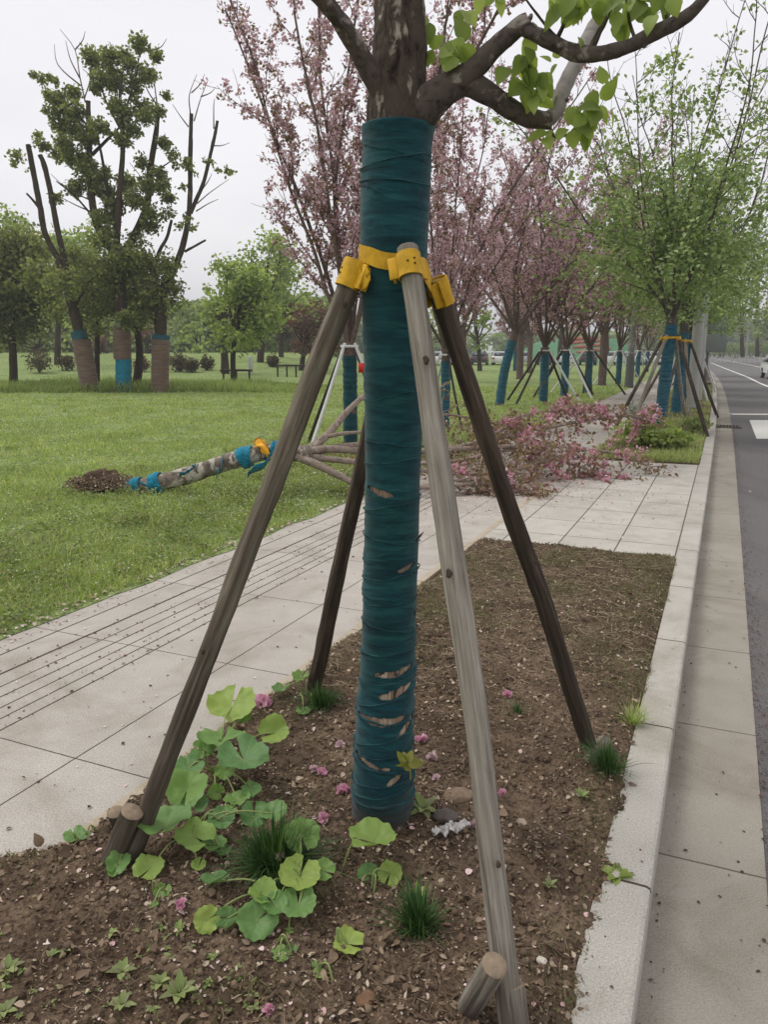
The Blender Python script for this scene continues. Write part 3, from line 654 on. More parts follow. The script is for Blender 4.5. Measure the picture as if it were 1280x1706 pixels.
# sprout near the foot, spur with a bud on the right side
ms = MB(); c0 = P(684, 1298, 2.13); c1 = P(679, 1268, 2.09)
tube(ms, spline([c0, (c0+c1)/2+np.array([.004, -.01, 0]), c1], 8), .0022, 6)
sp_ = tag(ms.build('sprout', plain('sprout_stem', C(150, 140, 70), .6, .1), tree))
ms = MB()
for a, l in ((0, 46), (75, 34), (150, 40), (215, 34), (285, 38), (110, 30)):
    dr = np.array([math.cos(math.radians(a)), -.25, math.sin(math.radians(a))])
    scatter(ms, OV, (c1+np.array([0, -.004, 0]))[None], np.array([[.4*math.sin(a), -1, .5*math.cos(a*2)]]), dr[None], W(l*.62, c1))
ms.build('sprout_leaf', leafmat('sprout_leaf_yellow', [C(132, 134, 62), C(152, 150, 78)], .4, .5), sp_, loc=None)
ms = MB(); tube(ms, spline([P(693, 902, 2.2), P(700, 893, 2.19), P(706, 886, 2.18)], 6), [.003, .002, .003, .0035, .002, .001], 6); ms.build('spur', M_BARK, tree)

# ================================================================ support poles and straps
sup = thing('tree_support', 'four weathered round poles strapped with yellow collars to the nearest tree', 'tree support', (0, TY, 0))
def pole(a, b, ra, rb, mat, seed, name='pole', parent=None, cap_top=True, knots=(), n=160, sides=40):
    """a top, b foot; the mesh lies along its own z axis so the grain follows it"""
    a = np.array(a); b = np.array(b); ax = a-b; Ln = np.linalg.norm(ax); z = np.linspace(0, Ln, n)
    c = np.stack([.014*fbm(np.stack([z, 0*z, 0*z], -1), 1.3, 2, seed), .014*fbm(np.stack([z, 0*z, 0*z], -1), 1.3, 2, seed+9), z], -1); c -= c[0]*[1, 1, 0]
    rr = np.interp(z, [0, Ln], [rb, ra]); th = np.linspace(0, 2*np.pi, sides, endpoint=False)
    dirs = np.stack([np.cos(th), np.sin(th), 0*th], -1)
    q = dirs[None]*rr[:, None, None]+np.array([0, 0, 1])*z[:, None, None]*.12
    Rr = rr[:, None]+.0022*fbm(q, 60, 4, seed)+.003*fbm(q, 15, 3, seed+3)+.0018*fbm(np.stack([z, 0*z, 0*z], -1), 7, 3, seed+5)[:, None]
    for (zk, ak, hk) in knots:
        da = (th[None]-ak+np.pi) % (2*np.pi)-np.pi; e = ((z[:, None]-zk)/.028)**2+(da*rr[:, None]/.02)**2
        Rr = Rr+hk*np.exp(-e)-hk*.9*np.exp(-e*9)
    V = c[:, None]+dirs[None]*Rr[..., None]
    k = sides; i = np.arange(n-1)[:, None]*k; j = np.arange(k)[None]; j2 = (j+1) % k
    m_ = MB(); m_.add(V.reshape(-1, 3), Q=np.stack([i+j, i+j2, i+k+j2, i+k+j], -1).reshape(-1, 4))
    for e_, rev in ((0, True), (n-1, False)):
        ring = V[e_]; ins = ring*.0+c[e_]+(ring-c[e_])*.9+np.array([0, 0, .003 if not rev else -.003]); VV = np.vstack([ring, ins, c[e_][None]+np.array([0, 0, .003 if not rev else -.003])])
        ix = np.arange(k); jx = (ix+1) % k
        m_.add(VV, Q=np.stack([ix, jx, jx+k, ix+k], -1), T=np.stack([ix+k, jx+k, np.full(k, 2*k)], -1), mi=1)
    ob = m_.build(name, [mat, M_CUT], None); quat = Vector(ax).to_track_quat('Z', 'Y')
    loc = Vector(b)-(Vector(parent.location) if parent is not None else Vector((0, 0, 0)))
    ob.location = loc; ob.rotation_mode = 'QUATERNION'; ob.rotation_quaternion = quat
    if parent is not None: ob.parent = parent
    return ob
fA = G(862, 1735); fB = G(203, 1440); fC = G(518, 1150); fD = G(992, 1250)
tA = P(678, 413, 2.105); tB = P(592, 442, 2.2); tC = P(664, 440, 2.37); tD = P(728, 470, 2.29)
def rp_(px_, p): return W(px_/2, p)
pA = pole(tA, fA-np.array([0, 0, .05]), rp_(36, tA), rp_(47, fA), M_POLE, 1, parent=sup, knots=[(1.25, -1.3, .004), (1.42, -2.2, .002), (.6, -1.4, .002), (.92, -1.8, .003)])
pB = pole(tB, fB-np.array([0, 0, .05]), rp_(36, tB), rp_(33, fB), M_POLE2, 4, parent=sup, knots=[(1.27, -1.3, .004), (1.73, -1.0, .003), (.9, -1.4, .002)])
pC = pole(tC, fC-np.array([0, 0, .05]), rp_(29, tC), rp_(24, fC), M_POLE3, 7, parent=sup)
pD = pole(tD, fD-np.array([0, 0, .05]), rp_(33, tD), rp_(27, fD), M_POLE3, 9, parent=sup, knots=[(.85, -1.5, .004), (.5, -1.9, .003)])
M_KNOT = plain('wood_knot', C(70, 58, 48), .9, .35, 90)
def knot(a, b, u, side_px, r, sz, seed):
    a = np.array(a); b = np.array(b); c = a+(b-a)*u; ax = nrm(a-b); vw = nrm(np.array([0, 0, HC])-c); vw = nrm(vw-ax*np.dot(vw, ax)); sd2 = np.cross(ax, vw); o_ = vw*math.cos(side_px)+sd2*math.sin(side_px); t2_ = np.cross(ax, o_)
    uu = np.linspace(0, 2*np.pi, 25)[:-1]; V = [c+o_*(r+.0025)]
    for rr4, hh in ((.35, .003), (.7, .0022), (1.0, -.003)):
        for w_ in uu: x_ = math.cos(w_)*sz*rr4*(1+.2*math.sin(w_*3+seed)); V.append(c+t2_*x_+ax*math.sin(w_)*sz*1.5*rr4+o_*(math.sqrt(max(r*r-x_*x_, 0))+hh))
    V = np.array(V); n_ = 24; i = np.arange(n_); j = (i+1) % n_; m_ = MB(); m_.add(V, T=np.stack([0*i, i+1, j+1], -1), Q=np.concatenate([np.stack([1+i, 1+n_+i, 1+n_+j, 1+j], -1), np.stack([1+n_+i, 1+2*n_+i, 1+2*n_+j, 1+n_+j], -1)])); m_.build('knot', M_KNOT, sup)
for (a_, b_, u, sp_px, r_k, z_k, sd_k) in [(tA, fA, .168, .35, W(19, tA), .0085, 1), (tA, fA, .45, -.3, .0295, .008, 2), (tA, fA, .80, .5, .0305, .006, 3), (tB, fB, .225, .25, .0305, .006, 4), (tB, fB, .06, .5, .0305, .007, 5), (tB, fB, .62, -.2, .030, .006, 6), (tD, fD, .52, .4, .0295, .008, 7), (tD, fD, .28, -.3, .0297, .006, 8)]: knot(a_, b_, u, sp_px, r_k, z_k, sd_k)
def stake(p0, p1, r, mat, seed, par=sup): return pole(p0, p1, r, r, mat, seed, 'stake', par, n=30, sides=28)
s0_ = P(823, 1608, 1.425); e_ = G(780, 1682); stake(s0_, e_+(e_-s0_)*.25, W(21, s0_), M_POLE, 13)
stake(P(852, 1640, 1.485), P(868, 1760, 1.43), W(21, P(852, 1640, 1.485)), M_POLE, 15)
s2_ = P(224, 1350, 2.02); e_ = G(183, 1440); stake(s2_, e_+(e_-s2_)*.25, W(19, s2_), M_POLE2, 17)
s3_ = P(192, 1352, 2.16); stake(s3_, P(205, 1392, 2.2), W(12, s3_), M_POLE2, 19)
s4_ = P(1010, 1240, 2.72); e_ = G(985, 1268); stake(s4_, e_+(e_-s4_)*.3, W(15, s4_), M_POLE, 21)
s5_ = P(531, 1118, 3.32); stake(s5_, P(520, 1162, 3.33), W(12, s5_), M_POLE2, 23)
def collar(top, foot, r, up, ln, tabs=True, twist=0):
    """sleeve round a pole head plus its two folded flanges"""
    top = np.array(top); foot = np.array(foot); ax = nrm(top-foot); c = top-ax*up
    m_ = MB(); path = np.array([c+ax*(ln/2-ln*q) for q in np.linspace(0, 1, 12)]); rr = r+.004+.0012*np.sin(np.linspace(0, 3.1, 12)*2)
    tube(m_, path, rr, 36, cap=False); tube(m_, path[::-1], rr-.003, 36, cap=False)
    T = ax; toward = nrm(np.array([tcx(c[2]), TY, c[2]])-c); toward = nrm(toward-T*np.dot(toward, T)); side = np.cross(T, toward)
    for e in (0, -1):                                   # rims
        rim = [path[e]+(side*math.cos(a)+toward*math.sin(a))*(r+.0025) for a in np.linspace(0, 2*np.pi, 37)]; tube(m_, np.array(rim), .0022, 6, cap=False)
    ob = m_.build('collar', M_YEL, sup)
    Rm = np.stack([side, toward, T], 1)
    for sgn in (-1, 1):
        m2_ = MB(); cc = c+side*sgn*(r+.012)+toward*(r*.5); box(m2_, cc, (.012, .004, ln*.47), Rm@Rz(sgn*.5+twist))
        cc = c+side*sgn*(r+.006)+toward*(r*1.0); box(m2_, cc, (.004, .015, ln*.44), Rm@Rz(sgn*.25+twist))
        fl = m2_.build('flange', M_YEL, sup)
        bv = fl.modifiers.new('b', 'BEVEL'); bv.width = .0015; bv.segments = 2
    for (a, h) in ((-1.75, .006), (-1.75, -.008), (-1.2, .0)):  # dark dots: the shade inside the collar's holes, put into their colour
        m3_ = MB(); pc = c+(side*math.cos(a)+toward*math.sin(a))*(r+.0045)+T*h; tube(m3_, np.array([pc, pc+nrm(pc-c-T*h)*.0018]), .0028, 8)
        m3_.build('hole_dot', M_YELD, sup)
collar(tA, fA, rp_(36, tA), .052, W(40, tA)); collar(tB, fB, rp_(36, tB), .028, W(44, tB), twist=.2); collar(tD, fD, rp_(33, tD), .030, W(44, tD), twist=-.2); collar(tC, fC, rp_(29, tC), .03, .05)
def ribbon(pts, wd, nm='strap', n=40, thick=.003, par=sup, mat=M_YEL, wav=.0):
    c = spline(pts, n); T = nrm(np.gradient(c, axis=0)); ctr = np.array([tcx(1.7), TY, 0]); outw = c-ctr; outw[:, 2] = 0; outw = nrm(outw)
    upv = nrm(np.cross(outw, T)); upv = upv*np.sign(upv[:, 2:3]+1e-6); upv = nrm(upv)
    c = c+outw*(wav*np.sin(np.linspace(0, 9, n)))[:, None]
    a = c+upv*wd/2; b = c-upv*wd/2; V = np.concatenate([a, b, b+outw*thick, a+outw*thick]); i = np.arange(n-1); Q = []
    for u, v in ((0, 1), (1, 2), (2, 3), (3, 0)): Q.append(np.stack([u*n+i, v*n+i, v*n+i+1, u*n+i+1], -1))
    Q.append(np.array([[0, n, 2*n, 3*n], [n-1, 4*n-1, 3*n-1, 2*n-1]]))
    return MB().add(V, Q=np.concatenate(Q)).build(nm, mat, par, smooth=False)
def ring_pt(px_, py_, off=.008):
    # point on the wrapped trunk's front under that reading
    p = P(px_, py_, TY); z = p[2]; cx_ = float(tcx(z)); r = float(trr(z))+off; u = np.clip((p[0]-cx_)/r, -.999, .999); y = TY-r*math.sqrt(1-u*u)
    for _ in range(3): p = P(px_, py_, y); z = p[2]; u = np.clip((p[0]-cx_)/r, -.999, .999); y = TY-r*math.sqrt(1-u*u)
    return np.array([cx_+u*r, y, z])
zt_ = ring_pt(603, 422)[2]; rr_ = float(trr(1.74))+.009; cx_ = float(tcx(1.74))
def rg(deg, z): a = math.radians(deg); return np.array([cx_+rr_*math.cos(a), TY+rr_*math.sin(a), z])
zA = ring_pt(655, 436)[2]; zD = P(725, 470, 2.25)[2]
ribbon([rg(190, zt_+.004), rg(205, zt_-.002), rg(225, zt_-.010), rg(245, zA+.006), rg(262, zA), rg(280, zA-.002)], W(28, tA))
ribbon([rg(190, zt_+.004), rg(160, zt_+.0), rg(130, zt_-.02), rg(100, zt_-.03), rg(70, zt_-.045), rg(40, zD+.02), rg(15, zD)], W(27, tA))
ribbon([rg(285, zA-.004), rg(305, zA-.02), rg(325, zD+.035), P(712, 462, 2.20), P(716, 474, 2.23)], W(30, tA), wav=.002)
ribbon([P(600, 466, 2.17), P(606, 463, 2.16), rg(200, zpix(455)), rg(188, zpix(440))], W(34, tB))
# ================================================================ fallen and growing things on the soil
rs = np.random.default_rng(31)
M_DISC = None
def round_leaf_mat():
    m = NT('round_leaf_skin'); uv = m.coord('UV'); g = m.n('ShaderNodeObjectInfo')
    sx = m.n('ShaderNodeSeparateXYZ'); m.l(uv, sx.inputs[0]); ang = sx.outputs[0]; rad = sx.outputs[1]
    f = m.math('FRACT', m.math('ADD', m.math('MULTIPLY', ang, 9.0), .0)); d = m.math('MULTIPLY', m.math('MINIMUM', f, m.math('SUBTRACT', 1.0, f)), rad)
    vein = m.ramp(d, [(.0, (1, 1, 1, 1)), (.035, (0, 0, 0, 1))])
    n1 = m.noise(m.coord('Object'), 26, 4, .6); n2 = m.noise(m.coord('Object'), 160, 2, .6)
    base = m.ramp(g.outputs['Random'], [(0, C(98, 134, 78)), (.4, C(112, 146, 82)), (.75, C(126, 156, 82)), (1, C(156, 174, 86))])
    c = m.mix(m.ramp(n1, [(.35, (.55, .55, .55, 1)), (.65, (0, 0, 0, 1))]), base, m.mix(1, base, (.72, .82, .7, 1), 'MULTIPLY'))
    c = m.mix(m.math('MULTIPLY', vein, .32), c, C(156, 172, 116))
    m.col(c); m.rough(.5); m.spec(.35); m.bump(m.math('ADD', m.math('MULTIPLY', n2, .25), m.math('MULTIPLY', vein, -.6)), .5, .002)
    tr = m.n('ShaderNodeBsdfTranslucent'); m.l(m.mix(1, c, (1.2, 1.25, .6, 1), 'MULTIPLY'), tr.inputs[0]); ms = m.n('ShaderNodeMixShader'); ms.inputs[0].default_value = .3
    m.l(m.b.outputs[0], ms.inputs[1]); m.l(tr.outputs[0], ms.inputs[2]); m.l(ms.outputs[0], m.out.inputs[0]); return m.m
M_ROUND = round_leaf_mat(); M_STALK = plain('leaf_stalk_skin', C(128, 140, 84), .6, .15, 20)
def round_leaf(parent, cpx, cpy, wpx, hpx, yaw, h, base, fold=0.0, cup=.12, label=None):
    """a kidney-shaped leaf: centre, apparent size, notch direction, height, fold about its midrib"""
    c = G(cpx, cpy, h); c[2] += 0; view = math.degrees(math.atan2(HC-h, math.hypot(c[0], c[1]))); Wd = W(wpx, c)
    app = min(1.0, hpx/wpx); tilt = math.radians(math.degrees(math.asin(app))-view)
    nr, na = 9, 54; notch = .13
    a = np.linspace(notch, 2*np.pi-notch, na); r = np.linspace(0, 1, nr+1)[1:]
    A, Rr = np.meshgrid(a, r); sd_ = rs.integers(1000)
    rim = (.92+.10*np.cos(A-np.pi)*-1*.2)+.035*np.cos(A*13+sd_)*Rr**3+.05*fbm(np.stack([np.cos(A), np.sin(A), A*0], -1), 1.5, 2, sd_)
    rim = rim*(1-.10*np.exp(-((A-np.pi)/.5)**2))*(1+.12*np.exp(-((np.minimum(A, 2*np.pi-A)-.55)/.4)**2))
    x = np.cos(A)*Rr*rim*.5; y = np.sin(A)*Rr*rim*.5
    z = cup*(Rr**2)*.5+.022*np.sin(A*9)*Rr**2*.6+.13*fbm(np.stack([x, y, 0*x], -1), 4, 3, sd_)*Rr+.03*np.sin(A*5+sd_)*Rr**3+(fold+.10*((sd_ % 10)/10))*np.abs(y)*1.0-.06*(1-Rr)**2
    V = np.stack([x, y, z], -1).reshape(-1, 3); V = np.vstack([V, [[0, 0, -.05]]])*Wd*1.12
    k = na; i = np.arange(nr-1)[:, None]*k; j = np.arange(k-1)[None]
    Q = np.stack([i+j, i+j+1, i+k+j+1, i+k+j], -1).reshape(-1, 4)[:, ::-1]; jj = np.arange(k-1); Tt = np.stack([np.full(k-1, nr*k), jj, jj+1], -1)
    uv = np.vstack([np.stack([A/(2*np.pi), Rr], -1).reshape(-1, 2), [[0, 0]]])
    az = math.atan2(c[0], c[1])
    R = Matrix.Rotation(-az, 3, 'Z') @ Matrix.Rotation(tilt, 3, 'X') @ Matrix.Rotation(math.radians(yaw), 3, 'Z')
    V = V@np.array(R).T
    gz = soil_z(c[0], c[1]); V = V+c; V[:, 2] = np.maximum(V[:, 2], soil_z(V[:, 0], V[:, 1])+.004)
    lf = MB().add(V, Q=Q, T=Tt, uv=uv).build('leaf', M_ROUND, parent)
    if label: tag(lf, label)
    b = np.array([base[0], base[1], float(soil_z(base[0], base[1]))-.004]); mid = (c+b)/2+np.array([rs.normal()*.01, rs.normal()*.01, .03+h*.2])
    e = V[-1]-np.array([0, 0, .001])
    st_ = MB(); tube(st_, spline([b, mid, e], 12), np.linspace(.0032, .0022, 12), 7); st_.build('stalk', M_STALK, lf)
    return lf
def zz(zx, zy): return 160+zx/2.4615, 1120+zy/2.4615
def plant(label, base_px, leaves, name='round_leaf_plant'):
    b = G(*base_px, .02); t_ = thing(name, label, 'plant', (b[0], b[1], float(soil_z(b[0], b[1]))), 'round-leaved plants in the tree pit')
    for (zx, zy, w_, h_, yaw, ht, *rest) in leaves:
        x, y = zz(zx, zy); bb = b+np.array([rs.normal()*.02, rs.normal()*.02, 0]); round_leaf(t_, x, y, w_/2.4615, h_/2.4615, yaw, ht, bb, *(rest or []))
    return t_
plant('large round-leaved green plant beside the left pole, its highest leaf overlapping the paving', (372, 1295), [
 (555, 135, 190, 128, 70, .17), (735, 242, 120, 105, 200, .12, .3), (515, 272, 190, 60, 80, .14), (605, 350, 205, 125, 110, .15), (525, 405, 80, 70, 40, .10), (446, 318, 95, 66, 160, .11), (600, 178, 70, 60, 20, .13), (660, 330, 90, 60, 150, .12),
 (380, 385, 115, 80, 30, .12), (372, 478, 165, 135, 255, .11, .35), (400, 540, 120, 60, 270, .08), (490, 487, 62, 66, 330, .08, .2), (640, 480, 76, 58, 130, .09), (582, 520, 100, 50, 220, .08), (288, 440, 80, 60, 100, .07)])
plant('spreading round-leaved plant just right of the left pole foot, with one bright leaf', (325, 1400), [
 (285, 620, 205, 92, 250, .12, .25), (402, 668, 150, 108, 310, .09), (512, 602, 108, 80, 60, .09), (650, 590, 110, 100, 90, .09, .2), (730, 572, 112, 76, 160, .10), (545, 565, 60, 40, 20, .08),
 (490, 702, 95, 52, 200, .06), (420, 790, 60, 45, 60, .04), (220, 800, 115, 92, 225, .05, .2), (520, 730, 60, 40, 40, .05)])
plant('small pale yellow-green plant leaning at the very foot of the left pole', (215, 1420), [(95, 780, 95, 80, 240, .05, .4), (72, 815, 50, 45, 100, .04)])
plant('small two-leaved plant on bare soil left of the left pole, next to the paving', (135, 1402), [(-87, 672, 84, 56, 100, .03), (-40, 680, 60, 40, 160, .02)])
plant('round-leaved plant with overlapping bright leaves in front of the dark grass clump', (500, 1495), [
 (842, 665, 142, 124, 280, .13), (482, 850, 116, 34, 20, .06), (835, 832, 165, 128, 70, .11), (930, 810, 90, 80, 330, .10), (830, 950, 142, 116, 90, .08), (735, 955, 100, 86, 130, .08, .3), (680, 905, 110, 90, 310, .09, .5),
 (657, 1016, 155, 150, 30, .06), (450, 1015, 104, 112, 20, .05), (540, 1005, 88, 98, 170, .05), (790, 1060, 34, 26, 0, .03)])
plant('folded yellow-green leaf on a long pale stalk close to the foot of the wrapped trunk', (556, 1450), [(1145, 690, 185, 100, 190, .10, .25)])
plant('low plant with two cupped leaves in front of the wrapped trunk foot', (632, 1470), [(1117, 825, 92, 88, 290, .03), (1207, 820, 96, 92, 250, .04)])
plant('tiny two-leaved seedling nearest the bottom of the bed', (470, 1595), [(752, 1162, 76, 66, 40, .03), (800, 1140, 54, 46, 140, .03)])
plant('single cupped kidney-shaped leaf between the tiny seedling and the right-hand grass tuft', (575, 1575), [(1030, 1108, 120, 96, 340, .03, .2)])
plant('very small round sprout right of the tiny seedling', (535, 1625), [(920, 1236, 50, 40, 200, .02), (905, 1212, 40, 30, 60, .02)])
plant('small plant with narrow upright leaves at the foot of the dark rear pole', (505, 1165), [(838, 25, 66, 38, 60, .10, .5), (756, 72, 70, 26, 70, .06, .4), (850, 160, 60, 30, 120, .03), (888, 140, 36, 40, 300, .03)])
plant('brown-green withered little plant in front of the left pole foot', (275, 1495), [(272, 905, 66, 58, 60, .03, .5), (238, 975, 40, 36, 200, .02)])
# grass clumps
def tuft(label, cpx, cpy, wpx, hpx, n, seed, mat=None, group='grass clumps in the tree pit'):
    r_ = np.random.default_rng(seed); b = G(cpx, cpy, .01); b[2] = soil_z(b[0], b[1])-.005; t_ = None
    wid = W(wpx, b)/2; hh = W(hpx, b)*1.05
    ang = r_.uniform(0, 2*np.pi, n); rad = np.abs(r_.normal(0, .32, n))*wid; m_ = MB()
    pos = b+np.stack([np.cos(ang)*rad, np.sin(ang)*rad, 0*ang], -1)
    lean = r_.uniform(.05, 1.35, n)*np.where(r_.random(n) < .55, .4, 1); a2 = ang+r_.normal(0, .5, n)
    up = nrm(np.stack([np.cos(a2)*lean, np.sin(a2)*lean, np.ones(n)], -1)); nor = nrm(np.stack([-np.cos(a2), -np.sin(a2), lean], -1))*-1
    L_ = hh*r_.uniform(.35, 1.0, n)*(1+.5*(r_.random(n) < .06))*(1+.35*np.cos(ang*1+seed))
    # arching blade, five segments
    k = 7; u = np.linspace(0, 1, k); out_ = np.stack([np.cos(a2), np.sin(a2), 0*a2], -1); sidev = np.stack([-np.sin(a2), np.cos(a2), 0*a2], -1)
    droop = r_.uniform(.2, .9, n)*lean
    c = pos[:, None]+up[:, None]*(L_[:, None]*u[None])[..., None]+out_[:, None]*(L_[:, None]*droop[:, None]*(u**2)[None]*.6)[..., None]
    c[..., 2] -= (L_*droop)[:, None]*(u**2.4)[None]*.5
    c[..., 2] = np.maximum(c[..., 2], b[2]+.004)
    wd = (.0013+.0009*r_.random(n))[:, None]*(1-u**2)[None]+.0002
    V = np.stack([c-sidev[:, None]*wd[..., None], c+sidev[:, None]*wd[..., None]], 2).reshape(-1, 3)
    base_ = (np.arange(n)*k*2)[:, None]; i = np.arange(k-1)[None]*2; Q = np.stack([base_+i, base_+i+1, base_+i+3, base_+i+2], -1).reshape(-1, 4)
    m_.add(V, Q=Q); o = m_.build('grass_tuft', mat or M_TUFT, None, loc=tuple(b)); return tag(o, label, 'grass tuft', group)
tuft('large dark green grass clump in the middle of the round-leaved plants', 458, 1452, 118, 86, 1900, 1)
tuft('dark green grass tuft beside the foot of the rear pole, behind the wrapped trunk', 538, 1180, 70, 44, 420, 2)
tuft('grass tuft at the foot of the right-hand dark pole, against the kerb', 1014, 1288, 70, 50, 380, 3)
tuft('grass tuft on bare soil in front of the trunk, between trunk and front pole', 698, 1550, 80, 62, 480, 4)
tuft('thin straggly grass tuft halfway between the trunk and the right-hand pole foot', 862, 1192, 34, 20, 60, 5)
tuft('sparse tuft of fine grass hanging over the kerb beyond the right-hand pole foot', 1052, 1205, 50, 40, 120, 6, M_GRASS)
# leafy weeds (rosettes of jagged leaves)
def rosette(label, cpx, cpy, wpx, n, seed, mat, el=.35, name='weed', group='small weeds in the tree pit'):
    r_ = np.random.default_rng(seed); b = G(cpx, cpy, .015); b[2] = soil_z(b[0], b[1]); w_ = W(wpx, b)
    a = np.linspace(0, 2*np.pi, n, endpoint=False)+r_.normal(0, .25, n); e = el+r_.normal(0, .15, n)
    d = np.stack([np.cos(a)*np.cos(e), np.sin(a)*np.cos(e), np.sin(e)], -1); nor = np.stack([-np.cos(a)*np.sin(e), -np.sin(a)*np.sin(e), np.cos(e)], -1)
    m_ = MB(); scatter(m_, OV, np.repeat(b[None], n, 0)+d*.002+np.array([0, 0, .004]), nor, d, w_*.5*r_.uniform(.7, 1.1, n), width=w_*.36)
    tube(m_, np.array([b-np.array([0, 0, .01]), b+np.array([0, 0, .01])]), .002, 6)
    return tag(m_.build(name, mat, None, loc=tuple(b)), label, 'weed', group)
rosette('bright green jagged-leaved weed resting on the edge of the kerb', 1028, 1452, 66, 11, 3, M_MAIN, .45)
rosette('pale grey-green seedling at the bottom edge of the bed, left of the pink petal', 300, 1668, 66, 12, 4, M_WEED, .6)
rosette('small seedling tuft touching the pale one at the bottom edge', 268, 1655, 46, 9, 5, M_WEED, .6)
rosette('thin seedling on bare soil between the front pole and the kerb', 915, 1478, 34, 6, 6, M_WEED, .7)
rosette('upright grey-green seedling below the right-hand pole foot', 970, 1335, 34, 7, 7, M_WEED, .8)
rosette('pale green leafy sprout growing in the front grass tuft', 698, 1490, 40, 6, 8, M_MAIN, .6)
rosette('brown-green weed cluster right of the foot of the wrapped trunk', 706, 1362, 60, 10, 9, M_WEED, .4)
rosette('green seedling at the lower left corner of the bed', 14, 1618, 50, 10, 10, M_WEED, .5)
r7 = np.random.default_rng(700); m_ = MB()
for q_ in range(46):
    b7 = G(r7.uniform(0, 430), r7.uniform(1550, 1704), .015); b7[2] = soil_z(b7[0], b7[1]); w7 = W(r7.uniform(12, 34), b7); n7 = int(r7.integers(5, 10)); a7 = r7.uniform(0, 6.28, n7); e7 = r7.uniform(.2, .8, n7)
    d7 = np.stack([np.cos(a7)*np.cos(e7), np.sin(a7)*np.cos(e7), np.sin(e7)], -1); scatter(m_, OV, np.repeat(b7[None], n7, 0), np.stack([-np.cos(a7)*np.sin(e7), -np.sin(a7)*np.sin(e7), np.cos(e7)], -1), d7, w7*.5*r7.uniform(.6, 1.1, n7), width=w7*.34)
tag(m_.build('seedlings', M_WEED), 'pale seedlings at the bottom left of the bed', kind='stuff')
rosette('tiny green weed left of the bottom centre of the bed', 205, 1692, 46, 9, 11, M_WEED, .5)
rosette('small weed growing at the left bottom margin below the corner seedling', 8, 1690, 50, 8, 12, M_WEED, .4)
rosette('faint seedling left of the tiny two-leaved seedling', 205, 1625, 50, 9, 13, M_WEED, .5)
# pink fallen blossoms
def ovalp():
    a = np.linspace(0, 2*np.pi, 9)[:-1]; v = np.stack([.4*np.sin(a), .5-.5*np.cos(a), .12*(1-np.cos(a))-.1*np.cos(2*a)], -1)
    return np.vstack([v, [[0, .5, .02]]]), np.array([[i, (i+1) % 8, 8] for i in range(8)])
PETAL = ovalp()
M_PK = {'p': petalmat('pink_flower', [C(214, 160, 180), C(228, 186, 200), C(206, 142, 168)], .3), 'w': petalmat('pale_flower', [C(220, 196, 198), C(204, 176, 180)], .3)}
for (x, y, sz, k_, lb) in [(437, 1178, 32, 'p', 'pink double blossom beside the topmost round leaf, on the paving edge'), (845, 1162, 17, 'p', 'pink blossom alone on bare soil between trunk and right-hand pole'),
 (702, 1241, 23, 'p', 'pink blossom just right of the trunk above the yellow sprout'), (720, 1271, 20, 'w', 'pale pink blossom right of the yellow sprout on the trunk'), (728, 1305, 16, 'w', 'pale pink blossom below the other pale one right of the trunk'),
 (572, 1327, 25, 'p', 'purplish-pink blossom touching the left side of the trunk foot'), (536, 1295, 18, 'p', 'deep pink blossom left of the trunk, above the purplish one'), (539, 1376, 22, 'p', 'mauve blossom above the large round leaf, left of the trunk foot'),
 (304, 1522, 22, 'p', 'pink petal cup lying on dead leaves in front of the left pole'), (838, 1323, 18, 'p', 'bright pink blossom half hidden behind the front pole'), (448, 1697, 22, 'p', 'pink petals at the very bottom edge of the bed'),
 (790, 1385, 18, 'w', 'pale peach blossom between the white tissue and the front pole'), (523, 1290, 15, 'w', 'faded blossom among dead leaves left of the deep pink one'), (567, 1248, 16, 'w', 'small faded blossom behind the trunk on its left'), (468, 1427, 18, 'w', 'withered mauve flower head inside the large dark grass clump')]:
    zz_ = .10 if y == 1427 else .012; c = G(x, y, zz_); c[2] = max(c[2], float(soil_z(c[0], c[1]))+.008) if zz_ < .05 else c[2]; r = W(sz*.85, c)/2; n = 22
    m_ = MB(); d = rdir(n, rs); d[:, 2] = np.abs(d[:, 2])*.8+.05; pos = c+d*r*.25; scatter(m_, PETAL, pos, nrm(np.cross(d, rdir(n, rs))+d*.4), d, r*1.05, width=r*1.1)
    tag(m_.build('fallen_blossom', M_PK[k_], None, loc=tuple(c)), lb, 'blossom', 'pink blossoms fallen on the soil')
# stones, tissue
def rock(label, cpx, cpy, wpx, hpx, seed, mat, name='stone', cat='stone', sc=(1, .8, .6), amp=.25, sink=.3, z=0.0):
    r_ = np.random.default_rng(seed); b = G(cpx, cpy, .015); w_ = W(wpx, b)/2; b[2] = soil_z(b[0], b[1])+w_*sc[2]*(1-sink)*.6+z
    u = np.linspace(0, np.pi, 22); v = np.linspace(0, 2*np.pi, 36, endpoint=False); Ug, Vg = np.meshgrid(u, v, indexing='ij')
    d = np.stack([np.sin(Ug)*np.cos(Vg), np.sin(Ug)*np.sin(Vg), np.cos(Ug)], -1); d = np.sign(d)*np.abs(d)**.85
    R = 1+amp*fbm(d, 1.8, 4, seed); V = b+d*R[..., None]*w_*np.array(sc)@Rz(r_.uniform(0, 3)).T
    k = 36; i = np.arange(21)[:, None]*k; j = np.arange(k)[None]; j2 = (j+1) % k
    return tag(MB().add(V.reshape(-1, 3), Q=np.stack([i+j, i+k+j, i+k+j2, i+j2], -1).reshape(-1, 4)).build(name, mat, None, loc=tuple(b)), label, cat)
rock('grey-brown stone just right of the trunk foot', 764, 1334, 54, 40, 3, plain('earthy_stone', C(118, 100, 84), .95, .25, 40, bump=.003), sc=(1, .7, .42), sink=.6); rock('dark flat stone behind the white tissue', 742, 1372, 42, 30, 4, M_DSTONE, sc=(1, .8, .4))
